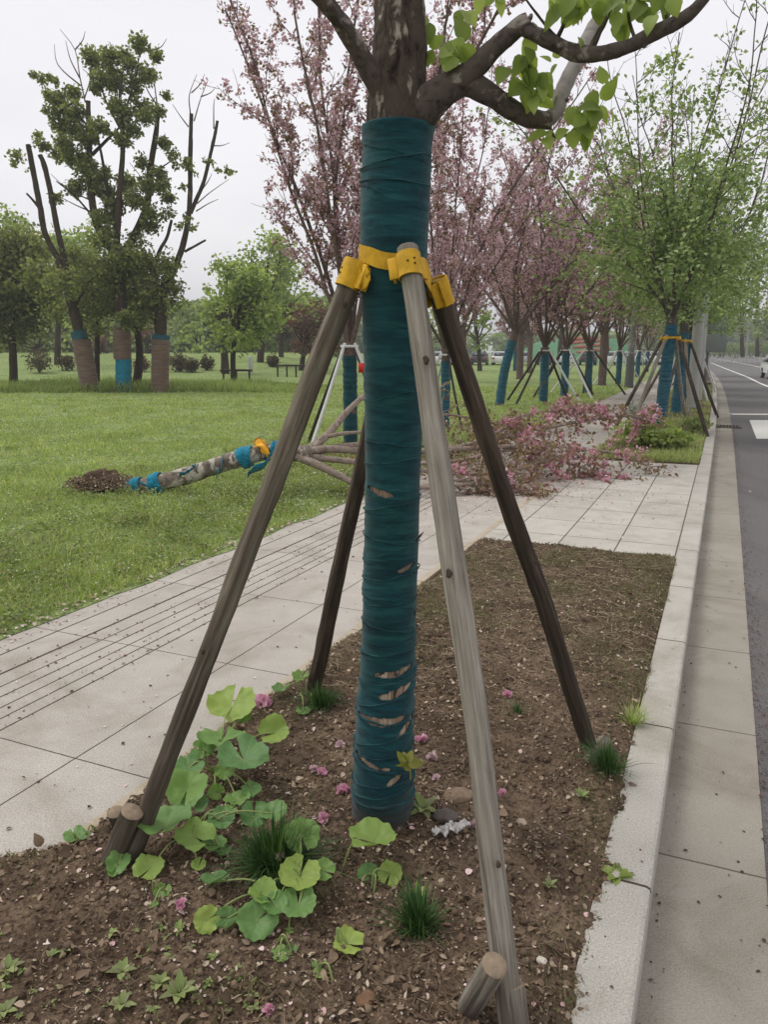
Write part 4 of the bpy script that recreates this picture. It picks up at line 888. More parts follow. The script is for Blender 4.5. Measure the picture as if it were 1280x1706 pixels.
rock('small white pebble between the front pole and the kerb, near the bottom', 903, 1602, 18, 18, 5, plain('white_pebble', C(190, 182, 170), .9, .1, 40)); rock('tan pebble beside the front pole at mid height', 870, 1366, 20, 14, 6, M_STONE)
rock('whitish chip lying on the gutter beside the kerb', 1072, 1594, 12, 12, 7, plain('white_chip', C(200, 196, 186), .9, .1, 40), z=-.125)
rock('reddish-brown curled leaf lump at the bottom of the bed', 610, 1665, 36, 36, 8, plain('rust_leaf', C(108, 82, 62), .9, .25, 40), 'dead_leaf', 'leaf', (1, .8, .35))
rock('lump of loose soil beside the rear pole foot', 905, 1272, 26, 20, 9, M_SOIL, 'soil_clod', 'clod')
# crumpled tissue
b = G(752, 1398, .01); b[2] = soil_z(b[0], b[1])+.012
X1, Y1 = np.meshgrid(np.linspace(-1, 1, 60), np.linspace(-1, 1, 34), indexing='ij'); q = np.stack([X1, Y1, 0*X1], -1)
V = np.stack([X1*.055+.012*vnoise(q, 5, 1), Y1*.02+.012*vnoise(q, 4, 2)+.018*X1, .012*vnoise(q, 6, 3)+.01*vnoise(q, 11, 4)+.012], -1)+b
mk = (X1**2+(Y1*1.1)**2+.3*vnoise(q, 4, 9)) < 1; n, k = X1.shape; i = np.arange(n-1)[:, None]*k; j = np.arange(k-1)[None]; Q = np.stack([i+j, i+k+j, i+k+j+1, i+j+1], -1).reshape(-1, 4)
Q = Q[mk.reshape(-1)[Q].all(-1)]; tag(MB().add(V.reshape(-1, 3), Q=Q).build('tissue', M_TISSUE, None, loc=tuple(b)), 'crumpled white tissue on the soil right of the trunk foot', 'tissue')
# litter
def soil_pts(n, r_, dens=None, lo=(-1.7, 1.1), hi=(2.3, 6.2), near=True):
    out = []
    while sum(map(len, out)) < n:
        m_ = n*3; x = r_.uniform(lo[0], hi[0], m_); y = lo[1]+(hi[1]-lo[1])*r_.random(m_)**(1.9 if near else 1); z = soil_z(x, y)
        k_ = z > -.006
        if dens is not None: k_ &= r_.random(m_) < dens(x, y)
        out.append(np.stack([x, y, z], -1)[k_])
    return np.concatenate(out)[:n]
cl = lambda x, y: np.clip(.35+1.1*fbm(np.stack([x, y, 0*x], -1), 2.2, 3, 90)+.5*(y < 2.6)*(x < .3), .05, 1)
def bits(name, mat, n, smin, smax, tm, seed, dens=cl, flat=.35, lift=.004, cat=None):
    r_ = np.random.default_rng(seed); p = np.concatenate([soil_pts(n-n//3, r_, dens), soil_pts(n//3, r_, None, near=False)]); p[:, 2] += lift*r_.random(n)
    nor = nrm(np.stack([r_.normal(0, flat, n), r_.normal(0, flat, n), np.ones(n)], -1)); up = rdir(n, r_); sz = smin+(smax-smin)*r_.random(n)**3
    m_ = MB(); scatter(m_, tm, p, nor, up, sz, width=sz*r_.uniform(.5, 1.3, n)); return tag(m_.build(name, mat), kind='stuff', label=name.replace('_', ' '))
bits('leaf_litter', M_LITTER, 30000, .005, .026, LEAF6, 1, flat=.6, lift=.008)
bits('dead_leaves', M_DEAD, 900, .016, .045, OV, 2, lambda x, y: np.clip(1.2-np.hypot(x+.2, y-1.95)*.9, .01, 1), .9, .016)
bits('fallen_petals', M_PETAL, 620, .007, .022, PETAL, 3, lambda x, y: np.clip(1.1-np.hypot(x+.3, y-1.9)*.8, .06, 1), .3, .006)
bits('soil_crumbs', leafmat('crumb', [C(84, 64, 50), C(104, 84, 66), C(60, 46, 38), C(128, 106, 84)], 0, .9), 16000, .003, .012, LEAF6, 4, lambda x, y: 1+0*x, 1.2, .003)
def straws(name, n, seed, lo, hi, rad, mat, dens=cl):
    r_ = np.random.default_rng(seed); p = soil_pts(n, r_, dens); m_ = MB()
    for q in p:
        L_ = r_.uniform(lo, hi); a = r_.uniform(0, 2*np.pi); d = np.array([math.cos(a), math.sin(a), 0]); k_ = r_.normal(0, .25)*L_; nn = np.array([-d[1], d[0], 0])
        pts = np.array([q, q+d*L_/2+nn*k_, q+d*L_]); pts[:, 2] = soil_z(pts[:, 0], pts[:, 1])+.003+r_.random(3)*.006; tube(m_, spline(pts, 5), rad*r_.uniform(.5, 1.2), 4, cap=False)
    return tag(m_.build(name, mat), kind='stuff', label=name.replace('_', ' '))
bits('soil_clods', leafmat('clod_soil', [C(92, 76, 62), C(112, 94, 78), C(76, 60, 49), C(128, 110, 90)], 0, .95), 5200, .006, .034, OCT, 14, lambda x, y: np.clip(.3+1.5*fbm(np.stack([x, y, 0*x], -1), 1.8, 3, 33), .03, 1), .5, .004)
straws('dry_stalks', 1500, 5, .02, .07, .0009, M_STRAW); r_f = lambda x, y: sstep(y, 2.8, 4.0)
straws('dry_stalks', 900, 15, .03, .10, .0013, plain('bleached_straw', C(170, 156, 128), .9, .2, 40), r_f)
straws('broken_twigs', 70, 6, .06, .16, .0018, plain('dark_twig', C(92, 76, 64), .9, .3, 40))
# short moss and seedlings on the soil
def mossd(x, y):
    s, t = to_st(x, y); e = np.minimum(1.7-t, t-.14); f = fbm(np.stack([x, y, 0*x], -1), 2.6, 5, 96, .65)
    return np.clip((f+.22)*1.5, .04, 1)*np.clip(.10+sstep(s, .2, 1.6)+.5*(e < .12)+.6*(y < 1.6)*(x < -.1), 0, 1)+.01
r_ = np.random.default_rng(8); n = 26000; p = soil_pts(n, r_, mossd, near=False); up = nrm(np.stack([r_.normal(0, .5, n), r_.normal(0, .5, n), np.ones(n)], -1)); nor = rdir(n, r_); nor[:, 2] *= .3
m_ = MB(); sz = r_.uniform(.008, .028, n); scatter(m_, BLADE, p, nor, up, sz, width=.03+0*sz); nn = 6000; p = soil_pts(nn, r_, mossd, near=False); p[:, 2] += .006
scatter(m_, LEAF6, p, nrm(np.stack([r_.normal(0, .4, nn), r_.normal(0, .4, nn), np.ones(nn)], -1)), rdir(nn, r_), r_.uniform(.005, .013, nn))
tag(m_.build('moss_and_seedlings', leafmat('moss_green', [C(104, 106, 66), C(124, 122, 80), C(88, 96, 54), C(140, 130, 96)], .2, .7)), kind='stuff')
# debris on paving, gutter, road edge
def debris(name, n, mat, ts, srange, z, smin, smax, seed, dens=None):
    r_ = np.random.default_rng(seed); s = srange[0]+(srange[1]-srange[0])*r_.random(n)**1.5; t = ts(r_, n); p = ST(s, t, z)
    nor = nrm(np.stack([r_.normal(0, .3, n), r_.normal(0, .3, n), np.ones(n)], -1)); sz = smin+(smax-smin)*r_.random(n)**2
    m_ = MB(); scatter(m_, LEAF6, p, nor, rdir(n, r_), sz, width=sz*1.2); return tag(m_.build(name, mat), kind='stuff')
def tmix(r_, n): k_ = r_.random(n); return np.where(k_ < .55, np.array(TACT)[r_.integers(0, 6, n)]+r_.normal(0, .02, n), np.where(k_ < .7, 3.2+np.abs(r_.normal(0, .08, n)), r_.uniform(1.72, 3.3, n)))
debris('path_debris', 2400, M_SPECK, tmix, (-1.6, 12), .004, .004, .022, 11)
debris('petals_on_path', 850, M_PETAL, lambda r_, n: np.where(r_.random(n) < .7, 3.22+np.abs(r_.normal(0, .07, n)), r_.uniform(1.72, 3.3, n)), (-1.5, 14), .006, .006, .02, 12)
debris('gutter_debris', 320, M_SPECK, lambda r_, n: np.where(r_.random(n) < .4, -.01-np.abs(r_.normal(0, .02, n)), r_.uniform(-.32, 0, n)), (-1, 14), -.114, .004, .017, 13)
debris('road_edge_debris', 2600, M_SPECK, lambda r_, n: -.32-np.abs(r_.normal(0, .045, n)), (-.5, 16), -.112, .004, .016, 14)
debris('crossing_debris', 120, M_SPECK, lambda r_, n: r_.uniform(.15, 1.7, n), (3.5, 8.5), .004, .005, .016, 15)
debris('kerb_debris', 60, M_SPECK, lambda r_, n: r_.uniform(.02, .14, n), (-1, 10), .009, .003, .012, 16)
# ================================================================ lawn grass
def field(n, seed, rmin, rmax, a0, a1, tmin=3.36):
    r_ = np.random.default_rng(seed); r = rmin*(rmax/rmin)**r_.random(n); a = np.radians(r_.uniform(a0, a1, n)); x = r*np.sin(a); y = r*np.cos(a); s, t = to_st(x, y)
    k_ = t > tmin+.06*fbm(np.stack([s, 0*s, 0*s], -1), 3, 3, 8); x, y = x[k_], y[k_]; return x, y, r[k_], t[k_], r_
x, y, r, t, r_ = field(330000, 1, 3.2, 34, -42, 34); n = len(x); q = np.stack([x, y, 0*x], -1); f = fbm(q, 1.3, 4, 5); g = fbm(q, 5, 3, 15)
hgt = (.022+.026*r_.random(n)**2+.03*np.clip(f+.1, 0, 1)+.035*np.clip(g, 0, 1)+.035*np.exp(-((t-3.6)/.25)**2)*r_.random(n))*(1+.015*r)
k_ = r_.random(n) < np.clip(.7+f*1.5+g*1.1, .08, 1); x, y, r, t, hgt = x[k_], y[k_], r[k_], t[k_], hgt[k_]; n = len(x)
p = np.stack([x, y, lawn_z(x, y)-.004], -1); up = nrm(np.stack([r_.normal(0, .45, n), r_.normal(0, .45, n), np.ones(n)], -1)); nor = rdir(n, r_); nor[:, 2] *= .2
m_ = MB(); scatter(m_, BLADE, p, nor, up, hgt, width=np.maximum(.045, .016*r)+0*hgt)
tag(m_.build('grass', M_GRASS, smooth=False), 'short green grass of the lawn', kind='stuff')
x, y, r, t, r_ = field(120000, 2, 3.2, 22, -42, 34, 3.38); n = len(x); q = np.stack([x, y, 0*x], -1); f = fbm(q, 2.1, 3, 25)
k_ = r_.random(n) < np.clip(.35+f*1.6+.5*np.exp(-((t-3.9)/.5)**2), .05, 1); x, y, r, t = x[k_], y[k_], r[k_], t[k_]; n = len(x)
p = np.stack([x, y, lawn_z(x, y)+.02+.06*r_.random(n)], -1); sz = r_.uniform(.014, .032, n)*(1+.03*r)
m_ = MB(); scatter(m_, LEAF6, p, nrm(np.stack([r_.normal(0, .6, n), r_.normal(0, .6, n), np.ones(n)], -1)), rdir(n, r_), sz)
tag(m_.build('clover_and_weeds', M_WEED), 'low weeds among the grass', kind='stuff')
x, y, r, t, r_ = field(15000, 3, 3.3, 26, -42, 34, 3.4); n = len(x); f = fbm(np.stack([x, y, 0*x], -1), 1.2, 3, 35); k_ = r_.random(n) < np.clip(.5+f*1.8, .05, 1); x, y, r = x[k_], y[k_], r[k_]; n = len(x)
p = np.stack([x, y, lawn_z(x, y)+.05+.06*r_.random(n)], -1); m_ = MB(); scatter(m_, PETAL, p, nrm(np.stack([r_.normal(0, .5, n), r_.normal(0, .5, n)-.4, np.ones(n)], -1)), rdir(n, r_), .007+.0009*r)
tag(m_.build('lawn_flowers', petalmat('tiny_white_flower', [C(196, 204, 170), C(214, 216, 196), C(180, 190, 140)], .2)), 'tiny pale flowers in the lawn', kind='stuff')
n = 1600; r_ = np.random.default_rng(4); s = r_.uniform(-1, 16, n); t = 3.32+np.abs(r_.normal(0, .14, n)); p = ST(s, t, .022); m_ = MB(); scatter(m_, PETAL, p, nrm(np.stack([r_.normal(0, .4, n), r_.normal(0, .4, n), np.ones(n)], -1)), rdir(n, r_), r_.uniform(.01, .028, n))
tag(m_.build('petals_at_lawn_edge', M_PETAL), 'petals blown against the lawn edge', kind='stuff')

r_ = np.random.default_rng(17); m_ = MB(); cs = r_.uniform(-.5, 11, 420); ct = 3.45+np.abs(r_.normal(0, 1.6, 420))
for a_, b_ in zip(cs, ct):
    q = ST(a_, b_, 0); nn = int(r_.integers(30, 110)); rad = r_.uniform(.05, .2); pp_ = q+r_.normal(size=(nn, 3))*[rad, rad, 0]; s, t = to_st(pp_[:, 0], pp_[:, 1]); pp_ = pp_[t > 3.38]; nn = len(pp_); pp_[:, 2] = lawn_z(pp_[:, 0], pp_[:, 1])+.02+.09*r_.random(nn)**1.5*min(1, rad*8)
    scatter(m_, LEAF6, pp_, nrm(np.stack([r_.normal(0, .6, nn), r_.normal(0, .6, nn), np.ones(nn)], -1)), rdir(nn, r_), r_.uniform(.012, .034, nn))
tag(m_.build('weed_patches', leafmat('weed_patch_leaf', [C(104, 122, 64), C(124, 142, 78), C(140, 150, 92), C(96, 104, 62), C(150, 142, 100)], .35, .6)), 'patches of broad-leaved weeds near the path', kind='stuff')

r_ = np.random.default_rng(18); m_ = MB()
for q_ in range(650):
    rr_q = 4.5*(26/4.5)**r_.random(); a_q = math.radians(r_.uniform(-40, 30)); x_, y_ = rr_q*math.sin(a_q), rr_q*math.cos(a_q); s, t = to_st(x_, y_)
    if t < 3.6 or fbm(np.array([[x_, y_, 0.]]), .5, 2, 12)[0] < -.12: continue
    nn = int(r_.integers(12, 45)); rad = r_.uniform(.03, .12); pp_ = np.array([x_, y_, float(lawn_z(x_, y_))])+r_.normal(size=(nn, 3))*[rad, rad, 0]; hh = r_.uniform(.06, .17)*r_.uniform(.6, 1.1, nn)
    scatter(m_, BLADE, pp_, rdir(nn, r_)*[1, 1, .2], nrm(np.stack([r_.normal(0, .4, nn), r_.normal(0, .4, nn), np.ones(nn)], -1)), hh, width=.04+.009*rr_q+0*hh)
tag(m_.build('longer_grass', M_GRASS, smooth=False), 'longer tufts of grass in the lawn', kind='stuff')
# ================================================================ trees
def Gl(px, py):                              # where a reading meets the lawn, hill included
    r = ray(px, py); t = 3.0
    for _ in range(4000):
        t *= 1.004; p = r*t; z = HC+p[2]
        if z <= float(lawn_z(p[0], p[1])) or t > 400: break
    return np.array([p[0], p[1], float(lawn_z(p[0], p[1]))])
def vase(rng, fork, r0, nl, tilt, llen, kid=.34, klen=(.7, 1.7), tlen=(.15, .45), up=.25, sides=6, anchors=.09, base_r=None, leader=False, lean=(0, 0), tspace=.2, kang=(.4, .85), lr_=(.36, .5)):
    """a short trunk that splits into many rising limbs; returns branch mesh pieces and leaf anchors"""
    mb = MB(); anc = []; top = np.array([lean[0], lean[1], fork])
    tr_ = spline([np.array([0, 0, -.08]), np.array([lean[0]*.3+rng.normal()*.01, lean[1]*.3, fork*.5]), top], 14)
    rr = np.linspace((base_r or r0)*1.05, r0, 14); rr[0] *= 1.25
    tube(mb, tr_, rr, 14, bump=r0*.12, bscale=9, seed=int(rng.integers(99)))
    def branch(p, d, L_, r, lvl, up_):
        n = max(4, int(L_/.25)+3) if lvl < 3 else 4; pts = [p]; q = p.copy(); dd = nrm(d)
        for i in range(n-1):
            dd = nrm(dd+np.array([0, 0, up_/n])+rng.normal(size=3)*(.045 if lvl == 1 else .12)); q = q+dd*L_/(n-1); pts.append(q.copy())
        pts = np.array(pts); rad = np.linspace(r, max(.0025, r*.28), n); tube(mb, pts, rad, sides if lvl == 1 else (5 if lvl == 2 else 3), cap=False); return pts
    for a in range(nl):
        az = 2*np.pi*(a+rng.uniform(-.3, .3))/nl; ti = math.radians(rng.uniform(*tilt)); 
        if leader and a == 0: ti = .05
        d = np.array([math.cos(az)*math.sin(ti), math.sin(az)*math.sin(ti), math.cos(ti)]); L_ = rng.uniform(*llen)*(1.15 if leader and a == 0 else 1)
        p1 = branch(top-np.array([0, 0, rng.uniform(0, .35)*fork*.25]), d, L_, r0*rng.uniform(*lr_), 1, up)
        f = .16
        while f < .98:
            u = f*(len(p1)-1); i = int(u); q = p1[i]+(p1[min(i+1, len(p1)-1)]-p1[i])*(u-i); dr = nrm(p1[min(i+1, len(p1)-1)]-p1[max(i-1, 0)]); ax = nrm(np.cross(dr, rdir(1, rng)[0])); an = rng.uniform(*kang)
            d2 = dr*math.cos(an)+ax*math.sin(an); L2 = rng.uniform(*klen)*(1.1-f*.75); p2 = branch(q, d2, L2, r0*.14*(1.1-f*.6), 2, .35)
            g = .12
            while g < 1:
                u = g*(len(p2)-1); i = int(u); q = p2[i]+(p2[min(i+1, len(p2)-1)]-p2[i])*(u-i); dr = nrm(p2[min(i+1, len(p2)-1)]-p2[max(i-1, 0)]); ax = nrm(np.cross(dr, rdir(1, rng)[0])); d3 = dr*.7+ax*.7
                L3 = rng.uniform(*tlen); p3 = branch(q, d3, L3, r0*.05, 3, .3)
                for e in np.arange(0, 1, anchors/L3): u2 = e*3; j = min(int(u2), 2); anc.append((p3[j]+(p3[j+1]-p3[j])*(u2-j), nrm(p3[j+1]-p3[j])))
                g += tspace/max(L2, .3)*rng.uniform(.7, 1.3)
            for e in np.arange(.1, 1, anchors*1.6/L2): u2 = e*(len(p2)-1); j = min(int(u2), len(p2)-2); anc.append((p2[j]+(p2[j+1]-p2[j])*(u2-j), nrm(p2[j+1]-p2[j])))
            f += kid/L_*rng.uniform(.7, 1.3)
    return mb, tr_, rr, np.array([a[0] for a in anc]), np.array([a[1] for a in anc])
def wrap_on(parent, path, rr, z0, z1, mat, extra=.008, wav=.006):
    zs = np.linspace(z0, z1, int((z1-z0)/.012)+4); c = np.stack([np.interp(zs, path[:, 2], path[:, 0]), np.interp(zs, path[:, 2], path[:, 1]), zs], -1); r = np.interp(zs, path[:, 2], rr)+extra+wav*vnoise(np.stack([zs, 0*zs, 0*zs], -1), 22, 5)
    m_ = MB(); tube(m_, c, r, 18, cap=False, bump=.005, bscale=16); return m_.build('cloth_wrap', mat, parent)
def frame(label, base, rtrunk, h, spread, rot, mats, ringmat, group, pr=.022, name='tree_support', n=4, collars=False, cx=0, cy=0, h0=None):
    t_ = thing(name, label, 'tree support', base, group); b = np.array(base)
    for k in range(n):
        a = rot+2*np.pi*k/n; d = np.array([math.cos(a), math.sin(a), 0]); foot = b+d*spread-np.array([0, 0, .06]); foot[2] = (float(lawn_z(foot[0], foot[1])) if h0 is None else h0)-.05; top = b+np.array([cx, cy, h])+d*(rtrunk+pr)
        m_ = MB(); mid = (foot+top)/2+RNG.normal(size=3)*.008; tube(m_, spline([foot, mid, top+nrm(top-foot)*.05], 8), np.linspace(pr*1.05, pr*.92, 8), 10); m_.build('pole', mats[k % len(mats)], t_)
        if collars: m_ = MB(); dd = nrm(top-foot); tube(m_, np.array([top-dd*.05, top-dd*.02, top+dd*.012]), pr+.006, 12, cap=False); m_.build('collar', ringmat, t_)
    m_ = MB(); a = np.linspace(0, 2*np.pi, 25); rg_ = np.stack([np.cos(a)*(rtrunk+pr*.9)+b[0]+cx, np.sin(a)*(rtrunk+pr*.9)+b[1]+cy, 0*a+b[2]+h], -1)
    n_ = 25; V = np.concatenate([rg_+[0, 0, .02], rg_-[0, 0, .02], rg_*1-[0, 0, .02]+(rg_-b-[cx, cy, h])*.12, rg_+[0, 0, .02]+(rg_-b-[cx, cy, h])*.12]); i = np.arange(24); Q = []
    for u, v in ((0, 1), (1, 2), (2, 3), (3, 0)): Q.append(np.stack([u*n_+i, v*n_+i, v*n_+i+1, u*n_+i+1], -1))
    m_.add(V, Q=np.concatenate(Q)); m_.build('ring', ringmat, t_); return t_
def blossoms(anc, dirs, rng, n_per, spread, size, mats, parts=('blossoms', 'leaves'), lf=.45, lsize=1.3, prob=1.0, parent=None, tmpl=DIA):
    k_ = rng.random(len(anc)) < prob; A = anc[k_]; n = len(A)*n_per; P0 = np.repeat(A, n_per, 0)+rng.normal(size=(n, 3))*spread; d = rdir(n, rng); isl = np.repeat(rng.random(len(A)), n_per)*.5+rng.random(n)*.5 < lf
    out = []
    m1 = MB(); q = ~isl; scatter(m1, tmpl, P0[q], nrm(np.cross(d[q], rdir(q.sum(), rng))), d[q], size*rng.uniform(.7, 1.3, q.sum()), width=size*1.5*rng.uniform(.8, 1.2, q.sum())); out.append(m1.build(parts[0], mats[0], parent, smooth=False))
    m2 = MB(); q = isl; scatter(m2, tmpl, P0[q], nrm(np.cross(d[q], rdir(q.sum(), rng))), d[q], size*lsize*rng.uniform(.7, 1.3, q.sum()), width=size*lsize*1.1*rng.uniform(.8, 1.2, q.sum())); out.append(m2.build(parts[1], mats[1], parent, smooth=False))
    return out
# ---- flowering cherries in the lawn
def cherry(seed, label, base, h=7, fork=1.65, r0=.085, nl=9, tilt=(8, 36), wr=(.05, 1.35), mats=(M_BLOS, M_CHLEAF), near=False, wrapm=None, rz=0, lean=(0, 0), group='flowering cherry trees in the lawn', n_per=5, llen=None, size=.034, lr2=(.26, .4)):
    rng = np.random.default_rng(seed); t_ = thing('cherry_tree', label, 'tree', (0, 0, 0), group)
    mb, tr_, rr, A, Dd = vase(rng, fork, r0, nl, tilt, llen or (h*.58, h*.82), kid=.30, lean=lean, up=.22, sides=7, anchors=.085, lr_=lr2)
    mb.build('trunk', M_CHBARK, t_)
    if wr: wrap_on(t_, tr_, rr, wr[0], wr[1], wrapm or M_WRAPFAR)
    blossoms(A, Dd, rng, n_per*2+3, .036, size*1.05, mats, lf=.32, prob=.42, parent=t_)
    t_.location = base; t_.rotation_euler[2] = rz; return t_
gc = lambda x, y: Gl(x, y)
c1 = cherry(101, 'pink cherry right behind the nearest tree, its tall limbs rising to the left of it', gc(584, 748), 6.6, 1.62, .10, 10, (5, 27), (.05, 1.42), (M_BLOSDUSK, M_CHLEAF), n_per=6, size=.046, llen=(4.6, 6.6), wrapm=M_WRAP, rz=2.2)
c2 = cherry(102, 'pink cherry seen between the two right-hand poles, with a white-framed support', gc(741, 712), 6.6, 1.55, .085, 10, (6, 38), (.05, 1.3), (M_BLOSDUSK, M_CHLEAF), n_per=6, size=.046, llen=(4.0, 6.2))
c3 = cherry(103, 'leaning cherry without any support poles, wrapped in blue-teal cloth to the fork', gc(832, 676), 7, 2.0, .115, 9, (10, 46), (.05, 1.75), (M_BLOS, M_CHLEAF), n_per=5, size=.05, lean=(.38, 0), llen=(4.5, 6.6))
protos = []
info = [((905, 671), 'cherry nearest the fallen branches among the supported ones, dark poles splayed wide around it', 104), ((940, 661), 'second supported cherry of the row, just right of the splayed dark poles', 105), ((979, 655), 'third supported cherry of the row, left of the unwrapped brown trunk', 106)]
for (b, lb, sd_) in info: protos.append(cherry(sd_, lb, gc(*b), 6.6, 1.6, .12, 8, (10, 46), (.05, 1.42), (M_BLOSDUSK, M_CHLEAF), n_per=4, size=.066, llen=(4.2, 6.2)))
def ccopy(src, label, base, rz, scl=1.0):
    c = copy_tree(src); c.location = base; c.rotation_euler[2] = rz; c.scale = (scl,)*3; c['label'] = label; return c
bare = cherry(107, 'cherry with a bare unwrapped brown trunk standing between blue-wrapped ones', gc(1003, 642), 7, 2.2, .17, 9, (10, 38), None, (M_BLOS, M_CHLEAF), n_per=4, size=.07, llen=(4.5, 6.4))
ccopy(protos[0], 'blue-wrapped cherry just left of the grey speckled post by the path', gc(1030, 640), 1.1, 1.0); ccopy(protos[1], 'cherry right behind the grey speckled post, part of the white-framed far group', gc(1062, 628), 2.3, 1.05)
ccopy(protos[2], 'farthest cherry of the row, against the parked cars near the path', gc(1078, 620), 3.9, 1.0)
ccopy(bare, 'cherry farther back behind the second supported one, by the parked cars', gc(866, 632), 4.4, 1.05)
ccopy(bare, 'cherry farthest back in the lawn, between the leaning cherry and the first supported one', gc(882, 622), .7, 1.1)
ccopy(protos[1], 'low-forked cherry at the back of the lawn seen just left of the first supported one', gc(858, 618), 5.2, 1.1)
ccopy(bare, 'cherry at the back of the lawn close to the right edge of the nearest tree', gc(770, 636), 2.9, 1.0)
SG = 'tree supports around the cherries'
f1 = frame('white-ringed support with a red tag around the cherry right behind the nearest tree', tuple(gc(584, 748)), .10, 1.56, .95, .9, [M_DKPOLE, M_DKPOLE, M_WHITE, M_WHITE], M_WHITE, SG, .026)
m_ = MB(); q = P(603, 613, 11.6); box(m_, q, (.05, .006, .07)); m_.build('tag', plain('red_tag', C(196, 40, 36), .6, .05), f1)
frame('white-ringed support around the cherry seen between the two right-hand poles', tuple(gc(741, 712)), .09, 1.42, .9, 1.9, [M_WHITE, M_WHITE, M_DKPOLE, M_WHITE], M_WHITE, SG, .024)
for (b, a, lb, mm) in [((905, 671), 3.9, 'widely splayed dark support poles with one pale pole around the first supported cherry', [M_DKPOLE, M_WHITE, M_DKPOLE, M_DKPOLE]), ((940, 661), .5, 'dark support poles around the second supported cherry', [M_DKPOLE, M_DKPOLE, M_DKPOLE, M_WHITE]), ((979, 655), 1.2, 'support around the third supported cherry, one pole pale', [M_DKPOLE, M_WHITE, M_DKPOLE, M_DKPOLE]),
                    ((1030, 640), .3, 'pale pole support around the cherry left of the speckled post', [M_WHITE]), ((1062, 628), .9, 'white frame support behind the grey speckled post', [M_WHITE]), ((1078, 620), .4, 'white frame support of the farthest cherry', [M_WHITE])]:
    frame(lb, tuple(gc(*b)), .13, 1.5, 1.35, a, mm, M_WHITE, SG, .035)
# ---- young street trees along the kerb
def street(seed, label, base, r0=.1, wr=(.04, 1.95), fork=2.15, lean=(0, 0), nl=9, n_per=11, size=.095, prob=.8, h=(3.6, 5.6), tilt=(6, 44)):
    rng = np.random.default_rng(seed); t_ = thing('street_tree', label, 'tree', (0, 0, 0), 'young street trees along the kerb')
    mb, tr_, rr, A, Dd = vase(rng, fork, r0, nl, tilt, h, kid=.42, klen=(.8, 1.9), lean=lean, up=.3, leader=True, anchors=.12, sides=8, tspace=.24, kang=(.6, 1.2), lr_=(.2, .36))
    mb.build('trunk', M_BARKLIMB, t_); wrap_on(t_, tr_, rr, wr[0], wr[1], M_WRAPFAR, .01)
    dens = np.clip(1.15-(A[:, 2]-fork)/4.6, .10, 1)*np.clip(.65+2.0*fbm(A, 1.1, 2, seed), .1, 1); k_ = rng.random(len(A)) < dens*prob; A2 = A[k_]; n = len(A2)*n_per; P0 = np.repeat(A2, n_per, 0)+rng.normal(size=(n, 3))*[.12, .12, .05]-[0, 0, .04]; d = rdir(n, rng); d[:, 2] -= .5; d = nrm(d)
    m2 = MB(); scatter(m2, DIA, P0, nrm(rdir(n, rng)+[0, 0, .8]), d, size*rng.uniform(.6, 1.25, n), width=size*1.15*rng.uniform(.7, 1.2, n)); m2.build('leaves', M_PLANEL, t_, smooth=False)
    # inner tuft of dense young shoots round the fork
    n = 15000; c0 = np.array([lean[0], lean[1], fork+1.15]); P0 = c0+rng.normal(size=(n, 3))*np.array([.85, .85, .75]); f = fbm(P0*[1, 1, 1.6], 2.0, 3, seed); P0 = P0[(f > .10) & (P0[:, 2] > fork-.1)]; n = len(P0)
    m3 = MB(); scatter(m3, DIA, P0, nrm(rdir(n, rng)+[0, 0, .8]), rdir(n, rng), size*rng.uniform(.7, 1.3, n), width=size*1.15); m3.build('leaves', M_PLANEL, t_, smooth=False)
    t_.location = base; return t_
def gb(px_, py_): p = G(px_, py_, .03); return p
g1 = street(201, 'young green street tree nearest the road in the next pit, wrapped in blue-teal cloth', gb(1098, 718), .10, (.04, 1.95), 2.1, (.12, .05), h=(4.2, 6.0), nl=10)
g2 = street(202, 'young street tree directly behind the blue-wrapped one in the next pit', gb(1126, 690), .11, (.04, 1.9), 2.2, (.06, .0), h=(4.2, 6.4))
GL = ['third street tree along the kerb, half hidden behind the pale posts', 'fourth street tree along the kerb, just past the pale posts', 'fifth street tree along the kerb where it starts to bend', 'sixth street tree along the kerb, near the far bend', 'farthest street tree along the kerb']
for k, s_ in enumerate((24.0, 29.5, 35, 44, 54)):
    b = ST(s_, .95, .02); c = copy_tree((g1, g2)[k % 2]); c.location = [float(v) for v in b]; c.rotation_euler[2] = 1.3*k+.6; c['label'] = GL[k]
YG = 'tree supports along the kerb'
YS = [(tuple(gb(1098, 718)), 'yellow-collared grey pole support around the street tree in the next pit', .05, .12), (tuple(gb(1126, 690)), 'second yellow-collared grey pole support behind it', .9, .06)]
for (b, lb, a, cxx) in YS: frame(lb, b, .125, 1.72, 1.0, a+.62, [M_POLE, M_POLE2, M_POLE, M_POLE3], M_YEL, YG, .035, n=4, collars=True, cx=cxx*.8, h0=.0)
for k, s_ in enumerate((24.0, 29.5, 35, 44)):
    b = [float(v) for v in ST(s_, .95, .02)]; frame(['third', 'fourth', 'fifth', 'sixth'][k]+' pole support along the kerb, counted away from the camera', b, .125, 1.75, .95, .4+k, [M_POLE2, M_POLE, M_POLE3, M_WHITE], M_YEL if k < 2 else M_WHITE, YG, .035, collars=k < 2, h0=.0)
